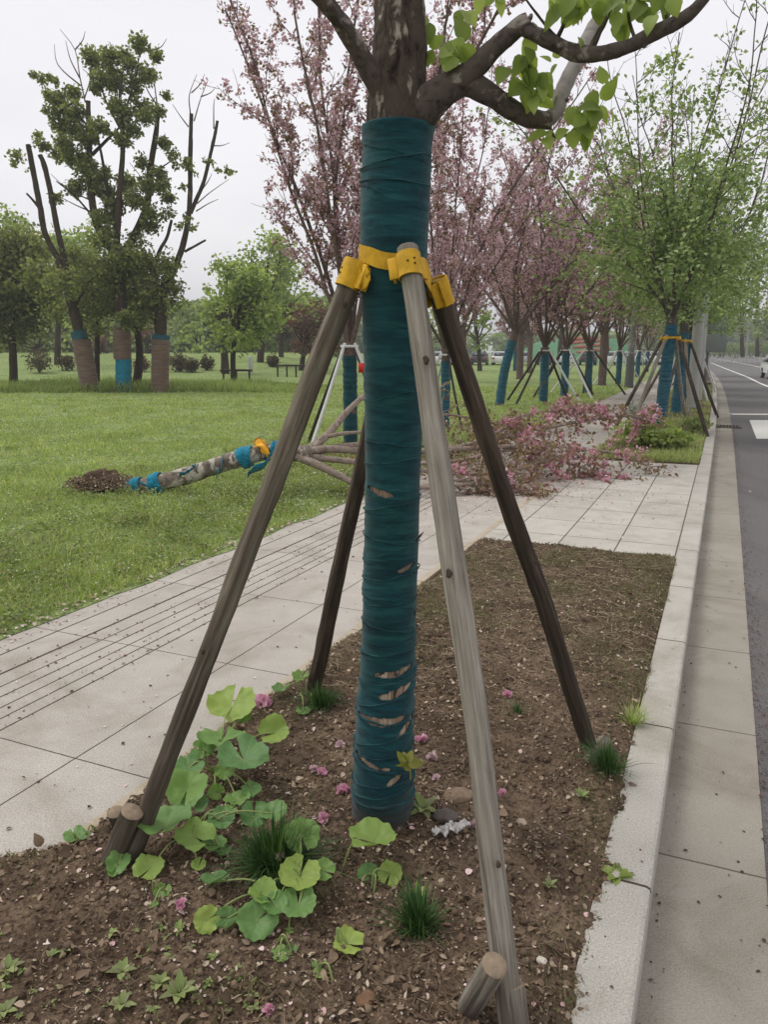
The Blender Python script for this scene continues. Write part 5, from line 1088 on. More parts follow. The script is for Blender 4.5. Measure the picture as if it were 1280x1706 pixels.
# leafy plants in the next pit
def bush(name, label, cat, c, rad, n, size, mat, seed, group=None, tmpl=LEAF6, stems=6, sc=(1, 1, .8), thr=-.25):
    rng = np.random.default_rng(seed); t_ = thing(name, label, cat, tuple(c), group); c = np.array(c)
    P0 = rdir(n, rng)*(rng.random(n)**.45)[:, None]*rad*np.array(sc)+np.array([0, 0, rad*sc[2]*.95]); f = fbm(P0+seed, 2.2/rad, 3, seed); P0 = P0[f > thr]; P0 = P0[P0[:, 2] > .01]; n = len(P0); P0 = P0*(1+.25*fbm(P0/rad, 1.7, 2, seed+4)[:, None])
    m_ = MB(); scatter(m_, tmpl, P0+c, nrm(rdir(n, rng)+[0, 0, .9]), rdir(n, rng), size*rng.uniform(.6, 1.3, n)); m_.build('leaves', mat, t_, smooth=False)
    m_ = MB()
    for k in range(stems):
        a = rng.uniform(0, 6.28); e = np.array([math.cos(a)*rad*.5, math.sin(a)*rad*.5, rad*sc[2]*1.2]); b0 = np.array([0, 0, -.05]); tube(m_, spline([b0, e*.5+rng.normal(size=3)*.03*rad, e], 7)+c, np.linspace(.03, .01, 7)*rad, 5, cap=False)
    m_.build('stems', M_CAMBARK, t_); return t_
bush('leafy_plant', 'low broad-leaved green plant at the foot of the blue-wrapped street tree', 'plant', gb(1075, 742), .48, 900, .10, M_GREENL, 1, 'plants in the next pit', sc=(1, 1, .45))
bush('leafy_plant', 'second low green plant right of the blue-wrapped street tree foot', 'plant', gb(1118, 748), .32, 500, .10, M_GREENL, 2, 'plants in the next pit', sc=(1, 1, .5))
bush('leafy_plant', 'dark grassy plant behind the left pole of the next pit', 'plant', gb(1062, 700), .35, 700, .09, M_TUFT, 3, 'plants in the next pit', BLADE, sc=(1, 1, .6))
bush('leafy_plant', 'dry yellowish plant near the kerb past the second street tree', 'plant', gb(1160, 720), .3, 500, .07, M_WEED, 4, 'plants in the next pit', sc=(1, 1, .5))
r_ = np.random.default_rng(55); n = 26000; s = 8.65+27*r_.random(n)**1.7; t = r_.uniform(.16, 1.64, n); p = ST(s, t, .02); k_ = r_.random(n) < np.clip(.35+1.4*fbm(p, 1.5, 3, 4), .05, 1); p = p[k_]; n = len(p)
m_ = MB(); scatter(m_, BLADE, p, rdir(n, r_)*[1, 1, .2], nrm(np.stack([r_.normal(0, .5, n), r_.normal(0, .5, n), np.ones(n)], -1)), r_.uniform(.04, .14, n), width=.12)
tag(m_.build('pit_grass', M_GRASS, smooth=False), kind='stuff')

# ---- pruned camphor trees on the left
TL = 28.7
def limbs_mesh(lst, mb, sides=9, bump=.02):
    for (pts, w0, w1) in lst:
        c = spline([P(x, y, Y) for x, y, Y in pts], max(8, len(pts)*6)); rr = np.linspace(w0, w1, len(c))/F*TL*.37; tube(mb, c, rr, sides, bump=min(bump, rr.min()*.3), bscale=5, seed=int(pts[0][0]))
def z5(zx, zy, Y=TL): return (zx/3.2, 40+zy/3.2, Y)
def clumps(name, mat, lst, parent, seed, size=.14, k=.06, spread_y=.9, tmpl=DIA):
    rng = np.random.default_rng(seed); m_ = MB()
    for (x, y, r, Y) in lst:
        c = P(x, y, Y+rng.normal()*spread_y*.5); R_ = r/F*dep(c); n = int(k*r*r*9/ (size/.2)**2)+10
        P0 = rdir(n, rng)*(rng.random(n)**.5)[:, None]*R_*1.08*np.array([1, 1.2, .85]); f = fbm(P0+seed+x, 1.6/R_, 3, seed); P0 = P0[f > -.08]; P0 = P0*(1.02+.75*fbm(P0/R_+seed, 2.6, 2, seed+3))[:, None]; n = len(P0)
        scatter(m_, tmpl, P0+c, nrm(rdir(n, rng)+[0, 0, .7]), rdir(n, rng), size*rng.uniform(.6, 1.3, n), width=size*1.1)
    return m_.build(name, mat, parent, smooth=False)
def base_at(x, y): return tuple(Gl(x, y))
# middle one with the blue cloth band
t3 = thing('camphor_tree', 'tall pruned camphor tree with a bright blue cloth band at the foot of its trunk', 'tree', base_at(206, 656), 'pruned camphor trees on the left')
m_ = MB()
limbs_mesh([([(206, 660, TL), (204, 610, TL), (202, 540, TL), (199, 460, TL), (190, 420, TL)], 30, 22),
 ([z5(620, 1230), z5(545, 1130), z5(500, 1000), z5(480, 800), z5(475, 600), z5(470, 412)], 20, 9), ([z5(620, 1180, 28.4), z5(640, 880, 28.4), z5(655, 650, 28.3), z5(640, 420, 28.2), z5(650, 260, 28.2)], 15, 4),
 ([z5(640, 1230, 29), z5(700, 1160, 29), z5(780, 980, 29.1), z5(800, 780, 29.2), z5(830, 600, 29.2), z5(845, 455, 29.2)], 19, 9), ([z5(490, 700), z5(590, 600), z5(690, 500)], 8, 3), ([z5(560, 1060), z5(570, 880), z5(545, 720), z5(520, 600)], 9, 4),
 ([z5(480, 1010), z5(400, 920), z5(300, 840)], 5, 2), ([z5(800, 800, 29.1), z5(870, 760, 29), z5(930, 720, 29)], 4, 2), ([z5(640, 560), z5(560, 400), z5(520, 250)], 5, 2), ([z5(655, 500), z5(720, 300), z5(745, 150)], 5, 2), ([z5(480, 560), z5(380, 450), z5(310, 420)], 5, 2)], m_)
m_.build('trunk', M_CAMBARK, t3)
def twigs(parent, lst, wpx=2.2, mat=M_TWIG):
    for pts in lst: m_ = MB(); c = spline([P(*q) for q in pts], 10); tube(m_, c, np.linspace(wpx, .7, 10)/F*TL*.5, 4, cap=False); m_.build('twig', mat, parent)
twigs(t3, [[z5(455, 420), z5(425, 280), z5(400, 140), z5(320, 30)], [z5(400, 140), z5(440, 90), z5(455, 40)], [z5(430, 330), z5(345, 260), z5(300, 200), z5(290, 110)], [z5(425, 290), z5(375, 190), z5(350, 90)], [z5(450, 400), z5(480, 290), z5(440, 240)], [z5(835, 430, 29.2), z5(780, 340, 29.2), z5(755, 200, 29.2)], [z5(838, 430, 29.2), z5(825, 330, 29.2), z5(815, 200, 29.2)], [z5(750, 150), z5(850, 130), z5(890, 80)], [z5(480, 1000), z5(390, 960), z5(280, 900)], [z5(500, 950), z5(360, 880), z5(270, 800)], [z5(700, 1000), z5(760, 850), z5(690, 740)]], 2.4)
CL = [(500, 190, 55), (590, 180, 50), (660, 170, 45), (740, 105, 45), (830, 165, 33), (700, 225, 45), (600, 270, 60), (530, 300, 45), (510, 350, 28), (620, 320, 50), (790, 270, 50), (700, 330, 55), (885, 385, 24), (840, 460, 40), (390, 370, 38), (300, 400, 48), (270, 470, 38), (340, 450, 58), (400, 470, 55), (330, 560, 55), (420, 560, 60), (530, 560, 50), (470, 620, 50), (620, 430, 50), (650, 480, 55), (740, 450, 55), (780, 500, 45), (700, 560, 50), (650, 620, 42), (870, 640, 33), (340, 640, 48), (320, 700, 42), (400, 720, 60), (470, 770, 55), (540, 800, 50), (480, 860, 62), (400, 880, 42), (560, 900, 55), (620, 960, 58), (680, 850, 50), (760, 740, 38), (780, 860, 46), (860, 860, 52), (900, 930, 36), (720, 930, 50), (820, 1010, 50), (800, 1080, 42), (560, 1050, 58), (850, 800, 34),
      (180, 270, 18), (230, 300, 24), (265, 290, 18), (300, 310, 14), (255, 380, 22)]
clumps('leaves', M_CAML, [(x/3.2, 40+y/3.2, r/3.2*1.08, TL) for x, y, r in CL]+[(190, 500, 27, TL), (230, 465, 32, TL), (248, 515, 24, TL), (215, 430, 32, TL), (182, 455, 28, TL), (212, 535, 18, TL-.4)], t3, 3, k=.12)
def band(parent, x, y0, y1, wpx, mat, nm, Y=TL, dx=0):
    a = P(x, y0, Y); b = P(x+dx, y1, Y); m_ = MB(); c = spline([a, (a+b)/2, b], 40); tube(m_, c, W(wpx/2, a)*.96+.01+.012*vnoise(np.stack([np.arange(40.), 0*np.arange(40), 0*np.arange(40)], -1), .7, 3), 20, cap=False, bump=.012, bscale=6); return m_.build(nm, mat, parent)
band(t3, 206, 656, 598, 26, M_WRAPBRIGHT, 'cloth_band'); band(t3, 204, 599, 545, 29, M_ROPEBARK, 'trunk_winding', dx=-1)
m_ = MB(); q = P(198, 540, TL-.4); tube(m_, np.array([q, q+np.array([0, .04, 0])]), .13, 16); m_.build('label_disc', plain('pale_disc', C(120, 122, 110), .8, .1), t3)
# left one with two stumps
t2 = thing('camphor_tree', 'pruned camphor tree with two sawn bare stumps reaching up at the left, rope-wound trunk', 'tree', base_at(150, 658), 'pruned camphor trees on the left')
m_ = MB(); limbs_mesh([([(152, 662, TL), (146, 610, TL), (134, 560, TL), (118, 500, TL), (98, 430, TL)], 30, 20), ([(108, 450, TL), z5(245, 1130), z5(215, 980), z5(180, 800), z5(150, 645)], 13, 11), ([(116, 470, TL), z5(305, 1090), z5(270, 900), z5(240, 770), z5(213, 700)], 13, 10), ([z5(205, 975), z5(175, 940), z5(142, 905)], 7, 4), ([(124, 510, TL), (150, 470, TL), (175, 430, TL)], 8, 3)], m_); m_.build('trunk', M_CAMBARK, t2)
clumps('leaves', M_CAML, [(x/3.2, 40+y/3.2, r/3.2, TL) for x, y, r in [(90, 700, 42), (75, 750, 22), (200, 590, 22), (215, 640, 40), (240, 660, 28), (300, 930, 36), (150, 780, 16)]]+[(108, 470, 34, TL), (150, 450, 34, TL), (100, 520, 28, TL), (145, 515, 30, TL), (172, 400, 26, TL), (125, 425, 24, TL), (160, 545, 18, TL)], t2, 5)
band(t2, 152, 657, 566, 30, M_ROPEBARK, 'trunk_winding', dx=-17); band(t2, 134, 566, 552, 26, M_WRAPFAR, 'cloth_band', dx=-4)
# right one, nearly bare forks
t4 = thing('camphor_tree', 'pruned camphor tree with two tall nearly bare forked limbs, right of the blue-banded one', 'tree', base_at(266, 656), 'pruned camphor trees on the left')
m_ = MB(); limbs_mesh([([(266, 662, TL), (267, 610, TL), (268, 550, TL), (270, 500, TL), (285, 440, TL)], 30, 20), ([(282, 470, TL), z5(975, 1180), z5(1010, 980), z5(1015, 700), z5(1020, 480)], 14, 8), ([z5(1015, 1010), z5(1050, 930), z5(1090, 830), z5(1140, 620), z5(1160, 518)], 10, 6), ([z5(985, 1215), z5(1040, 1185), z5(1097, 1153)], 6, 4), ([(258, 500, TL), (262, 430, TL), z5(890, 1140), z5(915, 1045)], 9, 6), ([(262, 560, TL), (255, 500, TL), (250, 440, TL)], 9, 4)], m_); m_.build('trunk', M_CAMBARK, t4)
twigs(t4, [[z5(1015, 480), z5(1010, 380), z5(1050, 270)], [z5(1035, 520), z5(1070, 400), z5(1110, 300)], [z5(1140, 560), z5(1140, 440), z5(1145, 400)], [z5(1050, 960), z5(1120, 900), z5(1220, 830)], [z5(1045, 1000), z5(1110, 960), z5(1165, 935)], [z5(1005, 550), z5(960, 490), z5(920, 430)], [z5(1070, 390), z5(1120, 370), z5(1150, 340)], [z5(1020, 370), z5(1070, 320), z5(1090, 270)], [z5(1130, 650), z5(1180, 650), z5(1225, 635)], [z5(1080, 880), z5(1110, 840), z5(1130, 800)]])
clumps('leaves', M_CAML, [(x/3.2, 40+y/3.2, r/3.2, TL) for x, y, r in [(920, 700, 36), (935, 760, 30), (1000, 745, 36), (980, 870, 20), (1010, 770, 22), (1090, 730, 10), (1050, 800, 11), (1130, 740, 11), (1160, 780, 14), (1210, 790, 20), (1240, 795, 17), (1000, 1040, 22), (960, 1080, 20), (1030, 1090, 24), (900, 1010, 34)]]+[(275, 440, 28, TL), (262, 480, 32, TL), (255, 520, 28, TL), (290, 480, 18, TL), (243, 440, 28, TL), (232, 400, 18, TL), (296, 505, 16, TL)], t4, 7)
band(t4, 266, 657, 566, 29, M_ROPEBARK, 'trunk_winding', dx=2); band(t4, 268, 566, 558, 30, M_WRAPFAR, 'cloth_band')
# ---- fuller trees, shrubs
def full_tree(label, base, trunk_px, top_y, crown, Y, mat, seed, size=.22, nm='broadleaf_tree', group='trees behind the lawn', k=.034, bark=None):
    b = Gl(*base) if Y is None else P(base[0], base[1], Y); Y = b[1]; t_ = thing(nm, label, 'tree', tuple(b), group); rng = np.random.default_rng(seed); cx_, cy_, rx, ry = crown
    m_ = MB(); fk = P(base[0]+(cx_-base[0])*.3, cy_+ry*.55, Y); wd = W(trunk_px/2, b); tube(m_, spline([b-[0, 0, .2], (b+fk)/2+[rng.normal()*.1, 0, 0], fk], 10), np.linspace(wd*1.2, wd*.75, 10), 8, bump=wd*.15, bscale=4)
    lobes = []; nl = int(9+rx*ry/420)
    for q in range(nl):
        a = rng.uniform(0, 2*np.pi); rr = math.sqrt(rng.random())*.78; lx = cx_+math.cos(a)*rx*rr; ly = cy_+math.sin(a)*ry*rr; lr = min(rx, ry)*rng.uniform(.26, .48); Yq = Y+rng.normal()*W(rx, b)*.35; lobes.append((lx, ly, lr, Yq))
        e = P(lx, ly, Yq); tube(m_, spline([fk, fk*.5+e*.5+rng.normal(size=3)*.15, e], 7), np.linspace(wd*.45, wd*.08, 7), 5, cap=False)
    m_.build('trunk', bark or M_CAMBARK, t_)
    sz = size*max(.7, Y/30); clumps('leaves', mat, lobes, t_, seed, sz*.85, k*(sz/.2)**2*(30/Y)**0*1.0*1/(max(.7, Y/30)**2)*1.6, .2); return t_
full_tree('dark dense tree at the far left edge with a thin crooked trunk', (22, 646), 13, 0, (10, 480, 100, 105), None, M_CAML, 1)
full_tree('thin dark forked tree between the rope-wound trunk and the blue-banded one', (160, 650), 9, 0, (168, 490, 50, 58), 31, M_CAML, 2)
full_tree('brown-trunked tree standing close behind the blue-banded camphor', (224, 650), 13, 0, (225, 500, 50, 50), 30.5, M_CAML, 3)
full_tree('rounded yellow-green tree far behind the left camphors', (95, 630), 10, 0, (120, 430, 85, 62), 48, M_GREENL, 4)
full_tree('bright green maple in the middle left, standing over a wooden rail', (390, 642), 9, 0, (398, 505, 66, 88), None, M_GREENL, 5)
full_tree('second green tree just behind the bright maple', (376, 628), 12, 0, (372, 500, 40, 60), 42, M_GREENL, 51)
full_tree('taller green tree behind the bright maple, its top brownish', (432, 622), 11, 0, (440, 460, 62, 84), 50, M_GREENL, 6)
full_tree('maroon-leaved tree just left of the nearest pole', (502, 612), 8, 0, (524, 545, 48, 56), 46, M_MAROON, 7)
full_tree('green tree behind the maroon one', (470, 612), 8, 0, (486, 490, 52, 66), 56, M_GREENL, 8)
full_tree('pale green tree in the gap between the camphors and the bright maple', (318, 596), 8, 0, (312, 560, 52, 40), 75, M_FARL, 9)
full_tree('dark red shrub-like tree seen under the camphor crowns', (166, 590), 8, 0, (166, 572, 22, 20), 60, M_MAROON, 10)
full_tree('small dark red tree right of the blue-banded camphor, far back', (245, 585), 8, 0, (246, 560, 22, 20), 62, M_MAROON, 11)
full_tree('yellow-green tree behind the leaning cherry', (800, 618), 7, 0, (790, 545, 38, 44), 60, M_GREENL, 12)
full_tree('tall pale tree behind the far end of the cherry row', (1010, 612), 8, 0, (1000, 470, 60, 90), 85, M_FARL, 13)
full_tree('far green tree at the left edge of the photo', (-10, 620), 10, 0, (20, 400, 60, 55), 55, M_GREENL, 14)
for k, (x, y, w_, lb, mt_) in enumerate([(66, 622, 34, 'brown shrub right of the crooked dark tree', M_BRSHRUB), (112, 618, 24, 'brown shrub left of the leaning rope-wound trunk', M_BRSHRUB), (236, 620, 22, 'dark reddish shrub between the two right camphor trunks', M_MAROON), (298, 620, 28, 'larger dark green-brown shrub right of the camphors', M_BRSHRUB), (320, 621, 20, 'small shrub touching the larger one right of the camphors', M_BRSHRUB), (346, 617, 20, 'round shrub left of the wooden rail', M_BRSHRUB), (455, 612, 18, 'shrub behind the longer wooden rail', M_BRSHRUB)]):
    b = Gl(x, y); bush('shrub', lb, 'shrub', b, W(w_*.62, b), 900, .13, mt_, 300+k, 'shrubs on the far lawn', DIA, 12, (1, 1, .95), -.3)
full_tree('wide dark red tree behind the first supported cherries', (868, 612), 8, 0, (866, 552, 52, 34), 76, M_MAROON, 21)
full_tree('dark red tree just above the orange flower strips', (935, 608), 8, 0, (940, 530, 46, 38), 84, M_MAROON, 22)
full_tree('pale bushy tree on the far lawn behind the leftmost brown shrubs', (60, 606), 8, 0, (60, 560, 60, 40), 64, M_FARL, 23)
full_tree('pale bushy tree on the far lawn behind the rope-wound trunk', (180, 604), 8, 0, (150, 552, 60, 44), 68, M_GREENL, 24)
full_tree('pale bushy tree on the far lawn behind the blue-banded trunk', (250, 604), 8, 0, (255, 556, 46, 40), 66, M_FARL, 25)
full_tree('bright bushy tree right of the right-hand camphor trunk, far back', (335, 604), 8, 0, (330, 566, 44, 34), 64, M_GREENL, 26)
full_tree('green tree behind the first parked cars', (700, 610), 8, 0, (720, 550, 60, 50), 92, M_GREENL, 27)
# rough weeds along the ditch in front of the far lawn
r_ = np.random.default_rng(66); n = 26000; x = r_.uniform(-22, -2, n); y = 28.2+r_.random(n)**1.3*7+.6*fbm(np.stack([x, 0*x, 0*x], -1), .4, 2, 3); f = fbm(np.stack([x, y, 0*x], -1), .5, 3, 7); p = np.stack([x, y, lawn_z(x, y)], -1); h_ = (.18+.32*np.clip(f+.35, 0, 1))*r_.uniform(.5, 1.2, n)*sstep(-x, 2, 6)
m_ = MB(); scatter(m_, BLADE, p, rdir(n, r_)*[1, 1, .2], nrm(np.stack([r_.normal(0, .35, n), r_.normal(0, .35, n), np.ones(n)], -1)), h_+.05, width=.3); tag(m_.build('tall_weeds', M_GREENL, smooth=False), kind='stuff')
# wooden rails
def rail(label, xa, xb, y, hpx, posts):
    a = Gl(xa, y); b = Gl(xb, y); b = np.array([b[0], a[1]+(b[0]-a[0])*.15, a[2]]); h_ = W(hpx, a); t_ = thing('wooden_rail', label, 'rail', tuple(a), 'low wooden rails'); m_ = MB()
    tube(m_, spline([a+[-.15, 0, h_], (a+b)/2+[0, 0, h_+.01], b+[.15, 0, h_]], 8), .05, 8); m_.build('bar', M_POLE3, t_)
    for u in posts: m_ = MB(); q = a+(b-a)*u; tube(m_, np.array([q-[0, 0, .1], q+[0, 0, h_*.5], q+[0, 0, h_-.03]]), .045, 8); m_.build('post', M_POLE3, t_)
rail('low wooden rail around the bright green maple', 373, 414, 640, 22, (0, .5, 1)); rail('longer low wooden rail in front of the maroon tree', 463, 508, 628, 18, (0, .35, .7, 1))
m_ = MB(); q = Gl(418, 623); tube(m_, np.array([q-[0, 0, .1], q+[0, 0, .4], q+[0, 0, .85], q+[0, 0, .9]]), [.13, .13, .13, .09], 14); tag(m_.build('marker_post', plain('white_marker', C(176, 178, 170), .7, .08), None, loc=tuple(q)), 'short white marker post right of the bright green maple', 'post')
# ---- far woods
def woods(name, x0, x1, Y, ytop, ybase, n, size, mat, seed, amp=14):
    rng = np.random.default_rng(seed); m_ = MB(); xx = rng.uniform(x0, x1, n); top = ytop+amp*fbm(np.stack([xx, 0*xx, 0*xx], -1), .02, 4, seed); u = rng.random(n)**.8; yy = ybase+(top-ybase)*u; YY = Y+rng.uniform(-6, 10, n)
    pts = np.stack([(xx-CX)/F*YY, YY, HC+0*xx], -1); a_ = -(yy-CY)/F; ry_ = CP+a_*SP; pts[:, 0] = (xx-CX)/F/ry_*YY; pts[:, 2] = HC+(-SP+a_*CP)/ry_*YY
    f = fbm(pts, .16, 3, seed+2); pts = pts[f > -.2]; n = len(pts); scatter(m_, DIA, pts, nrm(rdir(n, rng)+[0, -.5, .7]), rdir(n, rng), size*rng.uniform(.6, 1.3, n), width=size*1.2)
    return tag(m_.build(name, mat, smooth=False), kind='stuff', label='far woods')
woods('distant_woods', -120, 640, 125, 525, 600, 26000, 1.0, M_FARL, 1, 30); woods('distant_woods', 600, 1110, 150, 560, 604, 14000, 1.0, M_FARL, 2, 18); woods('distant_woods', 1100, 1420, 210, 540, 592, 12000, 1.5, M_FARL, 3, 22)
woods('distant_woods', -140, 560, 80, 500, 602, 46000, .7, M_GREENL, 5, 26)
# trees over the road, far right
for k, (cx_, cy_, rx, ry, Y, bx, lb) in enumerate([(1235, 500, 44, 70, 95, 1238, 'rounded pale green tree beyond the road, in front of the beige tower'), (1290, 540, 40, 50, 90, 1292, 'pale tree cut by the right edge of the photo beyond the road'), (1200, 520, 34, 56, 120, 1202, 'farther pale tree above the bend of the road'), (1262, 430, 46, 60, 105, 1262, 'tallest pale tree beyond the road at the right')]):
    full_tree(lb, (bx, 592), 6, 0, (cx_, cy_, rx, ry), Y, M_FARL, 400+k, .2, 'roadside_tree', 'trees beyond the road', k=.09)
# hedge row with white-limed trunks
r_ = np.random.default_rng(3)
ORD = ['first', 'second', 'third', 'fourth', 'fifth', 'sixth', 'seventh', 'eighth', 'ninth', 'tenth', 'eleventh', 'twelfth', 'thirteenth', 'fourteenth', 'fifteenth', 'sixteenth']
for k in range(16):
    q = P(1186+k*8.2, 597.5+.1*k, 118-k*1.2); q[2] = 0.02; t_ = thing('limed_tree', ORD[k]+' from the left of the small white-limed trees beyond the road', 'tree', tuple(q), 'white-limed small trees beyond the road')
    m_ = MB(); tube(m_, np.array([q, q+[0, 0, .8], q+[0, 0, 1.3]]), [.09, .08, .07], 6, cap=False); m_.build('trunk', M_WHITE, t_); m_ = MB(); n = 220; pp_ = q+[0, 0, 1.9]+r_.normal(size=(n, 3))*[.5, .5, .35]; scatter(m_, DIA, pp_, rdir(n, r_), rdir(n, r_), .32); m_.build('leaves', M_FARL, t_, smooth=False)
# ================================================================ fallen cherry
ft = thing('fallen_tree', 'uprooted cherry lying across lawn and path, blue cloth strips on its trunk, pink blossom', 'tree', tuple(G(215, 828)))
m_ = MB(); tp = [P(180, 826, 8.1), P(212, 820, 8.07), P(245, 810, 8.05), P(300, 796, 8.02), P(360, 776, 8.0), P(410, 762, 8.0), P(450, 752, 8.0), P(500, 756, 8.0), P(520, 757, 8.02)]
tc_ = spline(tp, 90); tr2 = np.interp(np.linspace(0, 1, 90), [0, .3, .8, .92, 1], [.105, .092, .082, .095, .075]); tube(m_, tc_, tr2, 30, bump=.012, bscale=13, seed=3); m_.build('trunk', M_FALLBARK, ft)
def fwrap(u0, u1, ex=.03, seed=1, mat=M_WRAPBRIGHT):
    n0, n1 = int(u0*89), max(int(u1*89), int(u0*89)+3); k = 30; uu = np.linspace(n0, n1, k); c = np.stack([np.interp(uu, np.arange(90), tc_[:, i]) for i in range(3)], -1); r = np.interp(uu, np.arange(90), tr2)+ex+.008*vnoise(np.stack([uu*3, 0*uu, 0*uu], -1), 1.1, seed)
    m_ = MB(); tube(m_, c+np.stack([0*uu, 0*uu, .004*np.sin(uu*2)], -1), r, 28, cap=False, bump=.014, bscale=22, seed=seed); o = m_.build('cloth_strip', mat, ft); s_ = o.modifiers.new('s', 'SOLIDIFY'); s_.thickness = .004; return o
fwrap(.16, .23, .020, 1); fwrap(.27, .32, .022, 2); fwrap(.60, .66, .022, 3); fwrap(.76, .84, .020, 4)
for (pts, wd) in [([P(452, 757, 7.88), P(440, 775, 7.86), P(420, 783, 7.86), P(414, 792, 7.9)], .12), ([P(228, 800, 7.95), P(250, 815, 7.9), P(262, 826, 7.9)], .05), ([P(212, 812, 8.0), P(222, 826, 7.93), P(236, 833, 7.92)], .06), ([P(372, 760, 7.9), P(368, 778, 7.88), P(360, 794, 7.9)], .06), ([P(325, 776, 7.92), P(312, 786, 7.9), P(300, 790, 7.9)], .05)]:
    c = spline(pts, 16); e = np.array([.25, -.5, .6]); V = np.concatenate([c-nrm(e)*wd*.5, c+nrm(e)*wd*.5+RNG.normal(size=(16, 3))*.008]); i = np.arange(15); o = MB().add(V, Q=np.stack([i, i+1, i+17, i+16], -1)).build('cloth_flap', M_WRAPBRIGHT, ft); s_ = o.modifiers.new('s', 'SOLIDIFY'); s_.thickness = .004
for (x, y, Y, ax_) in [(431, 737, 7.88, (-.25, -.9, .35)), (441, 749, 7.86, (.15, -1, .1))]:
    q = P(x, y, Y); m_ = MB(); a_ = nrm(np.array(ax_)); tube(m_, np.array([q-a_*.07, q, q+a_*.01]), .05, 22, cap=False); tube(m_, np.array([q+a_*.0, q-a_*.07]), .044, 22, cap=True); m_.build('clamp', M_ORANGE, ft)
m_ = MB(); c = spline([P(425, 744, 7.9), P(436, 742, 7.84), P(446, 756, 7.84), P(449, 765, 7.9)], 14); V = np.concatenate([c+[.02, 0, .015], c-[.02, 0, .015]]); i = np.arange(13); m_.add(V, Q=np.stack([i, i+1, i+15, i+14], -1)); o = m_.build('strap', M_ORANGE, ft); s_ = o.modifiers.new('s', 'SOLIDIFY'); s_.thickness = .004
# root ball
rb = P(172, 818, 8.08); rb[2] = .10; u = np.linspace(0, np.pi, 60); v = np.linspace(0, 2*np.pi, 90, endpoint=False); Ug, Vg = np.meshgrid(u, v, indexing='ij'); d = np.stack([np.sin(Ug)*np.cos(Vg), np.sin(Ug)*np.sin(Vg), np.cos(Ug)], -1)
V = rb+d*(1+.7*fbm(d, 2.6, 5, 4))[..., None]*np.array([.21, .20, .14])*(1+.0*Ug)[..., None]; k = 90; i = np.arange(59)[:, None]*k; j = np.arange(k)[None]; j2 = (j+1) % k
o = MB().add(V.reshape(-1, 3), Q=np.stack([i+j, i+k+j, i+k+j2, i+j2], -1).reshape(-1, 4)).build('root_ball', M_SOIL, ft)
r_ = np.random.default_rng(9); m_ = MB()
for q in range(200):
    dd = rdir(1, r_)[0]*[1, .9, .7]; dd[2] = abs(dd[2])*.8; s0 = rb+dd*[.2, .17, .11]; e = s0+dd*r_.uniform(.04, .14)+r_.normal(size=3)*.03; tube(m_, spline([s0, (s0+e)/2+r_.normal(size=3)*.02, e], 5), r_.uniform(.0015, .005), 3, cap=False)
m_.build('roots', M_STRAW, o)
n = 2200; dd = rdir(n, r_); dd[:, 2] = np.abs(dd[:, 2]); pp_ = rb+dd*[.36, .3, .12]*(r_.random(n)**.4)[:, None]*1.15; pp_[:, 2] = np.maximum(pp_[:, 2], .03); m_ = MB(); scatter(m_, LEAF6, pp_, rdir(n, r_), rdir(n, r_), r_.uniform(.01, .035, n)); m_.build('clods', M_LITTER, o)
# limbs of the fallen crown
m_ = MB(); FL = [([(488, 757, 8), (520, 745, 8.05), (548, 722, 8.2), (575, 690, 8.4), (600, 665, 8.6), (640, 630, 9)], 16, 7), ([(540, 728, 8.15), (575, 722, 8.2), (610, 718, 8.3), (680, 700, 8.8)], 8, 3),
 ([(490, 755, 8), (545, 748, 8.05), (600, 751, 8.2), (700, 752, 8.5), (820, 745, 8.9), (930, 744, 9.2), (1020, 755, 9.4), (1085, 778, 9.45)], 14, 4), ([(495, 760, 7.95), (530, 775, 7.9), (565, 792, 7.85), (600, 806, 7.85), (700, 812, 7.95), (800, 806, 8.1), (850, 815, 8.1)], 15, 4),
 ([(500, 758, 8), (550, 765, 8), (620, 773, 8.05), (700, 783, 8.1), (800, 790, 8.3), (860, 782, 8.5), (930, 760, 8.8)], 12, 4), ([(510, 755, 8.05), (600, 742, 8.3), (700, 752, 8.6), (780, 742, 9), (860, 725, 9.4), (950, 705, 9.8), (1040, 692, 10.1), (1075, 700, 10.2)], 13, 4),
 ([(600, 748, 8.3), (680, 770, 8.3), (760, 768, 8.5), (850, 750, 9), (940, 770, 9.2), (1000, 790, 9.2)], 9, 3), ([(640, 745, 8.5), (740, 750, 8.7), (820, 725, 9.2), (880, 690, 9.6), (960, 682, 10)], 9, 3), ([(700, 811, 7.95), (760, 800, 8.1), (830, 812, 8.1), (880, 822, 8.1)], 6, 3), ([(650, 700, 9), (730, 690, 9.6), (800, 700, 9.9), (880, 720, 10)], 7, 2), ([(500, 762, 7.97), (540, 780, 7.95), (585, 800, 8.0)], 11, 7), ([(475, 745, 8), (480, 725, 8.1), (497, 700, 8.3), (510, 680, 8.5)], 7, 3)]
anc = []; rng = np.random.default_rng(77)
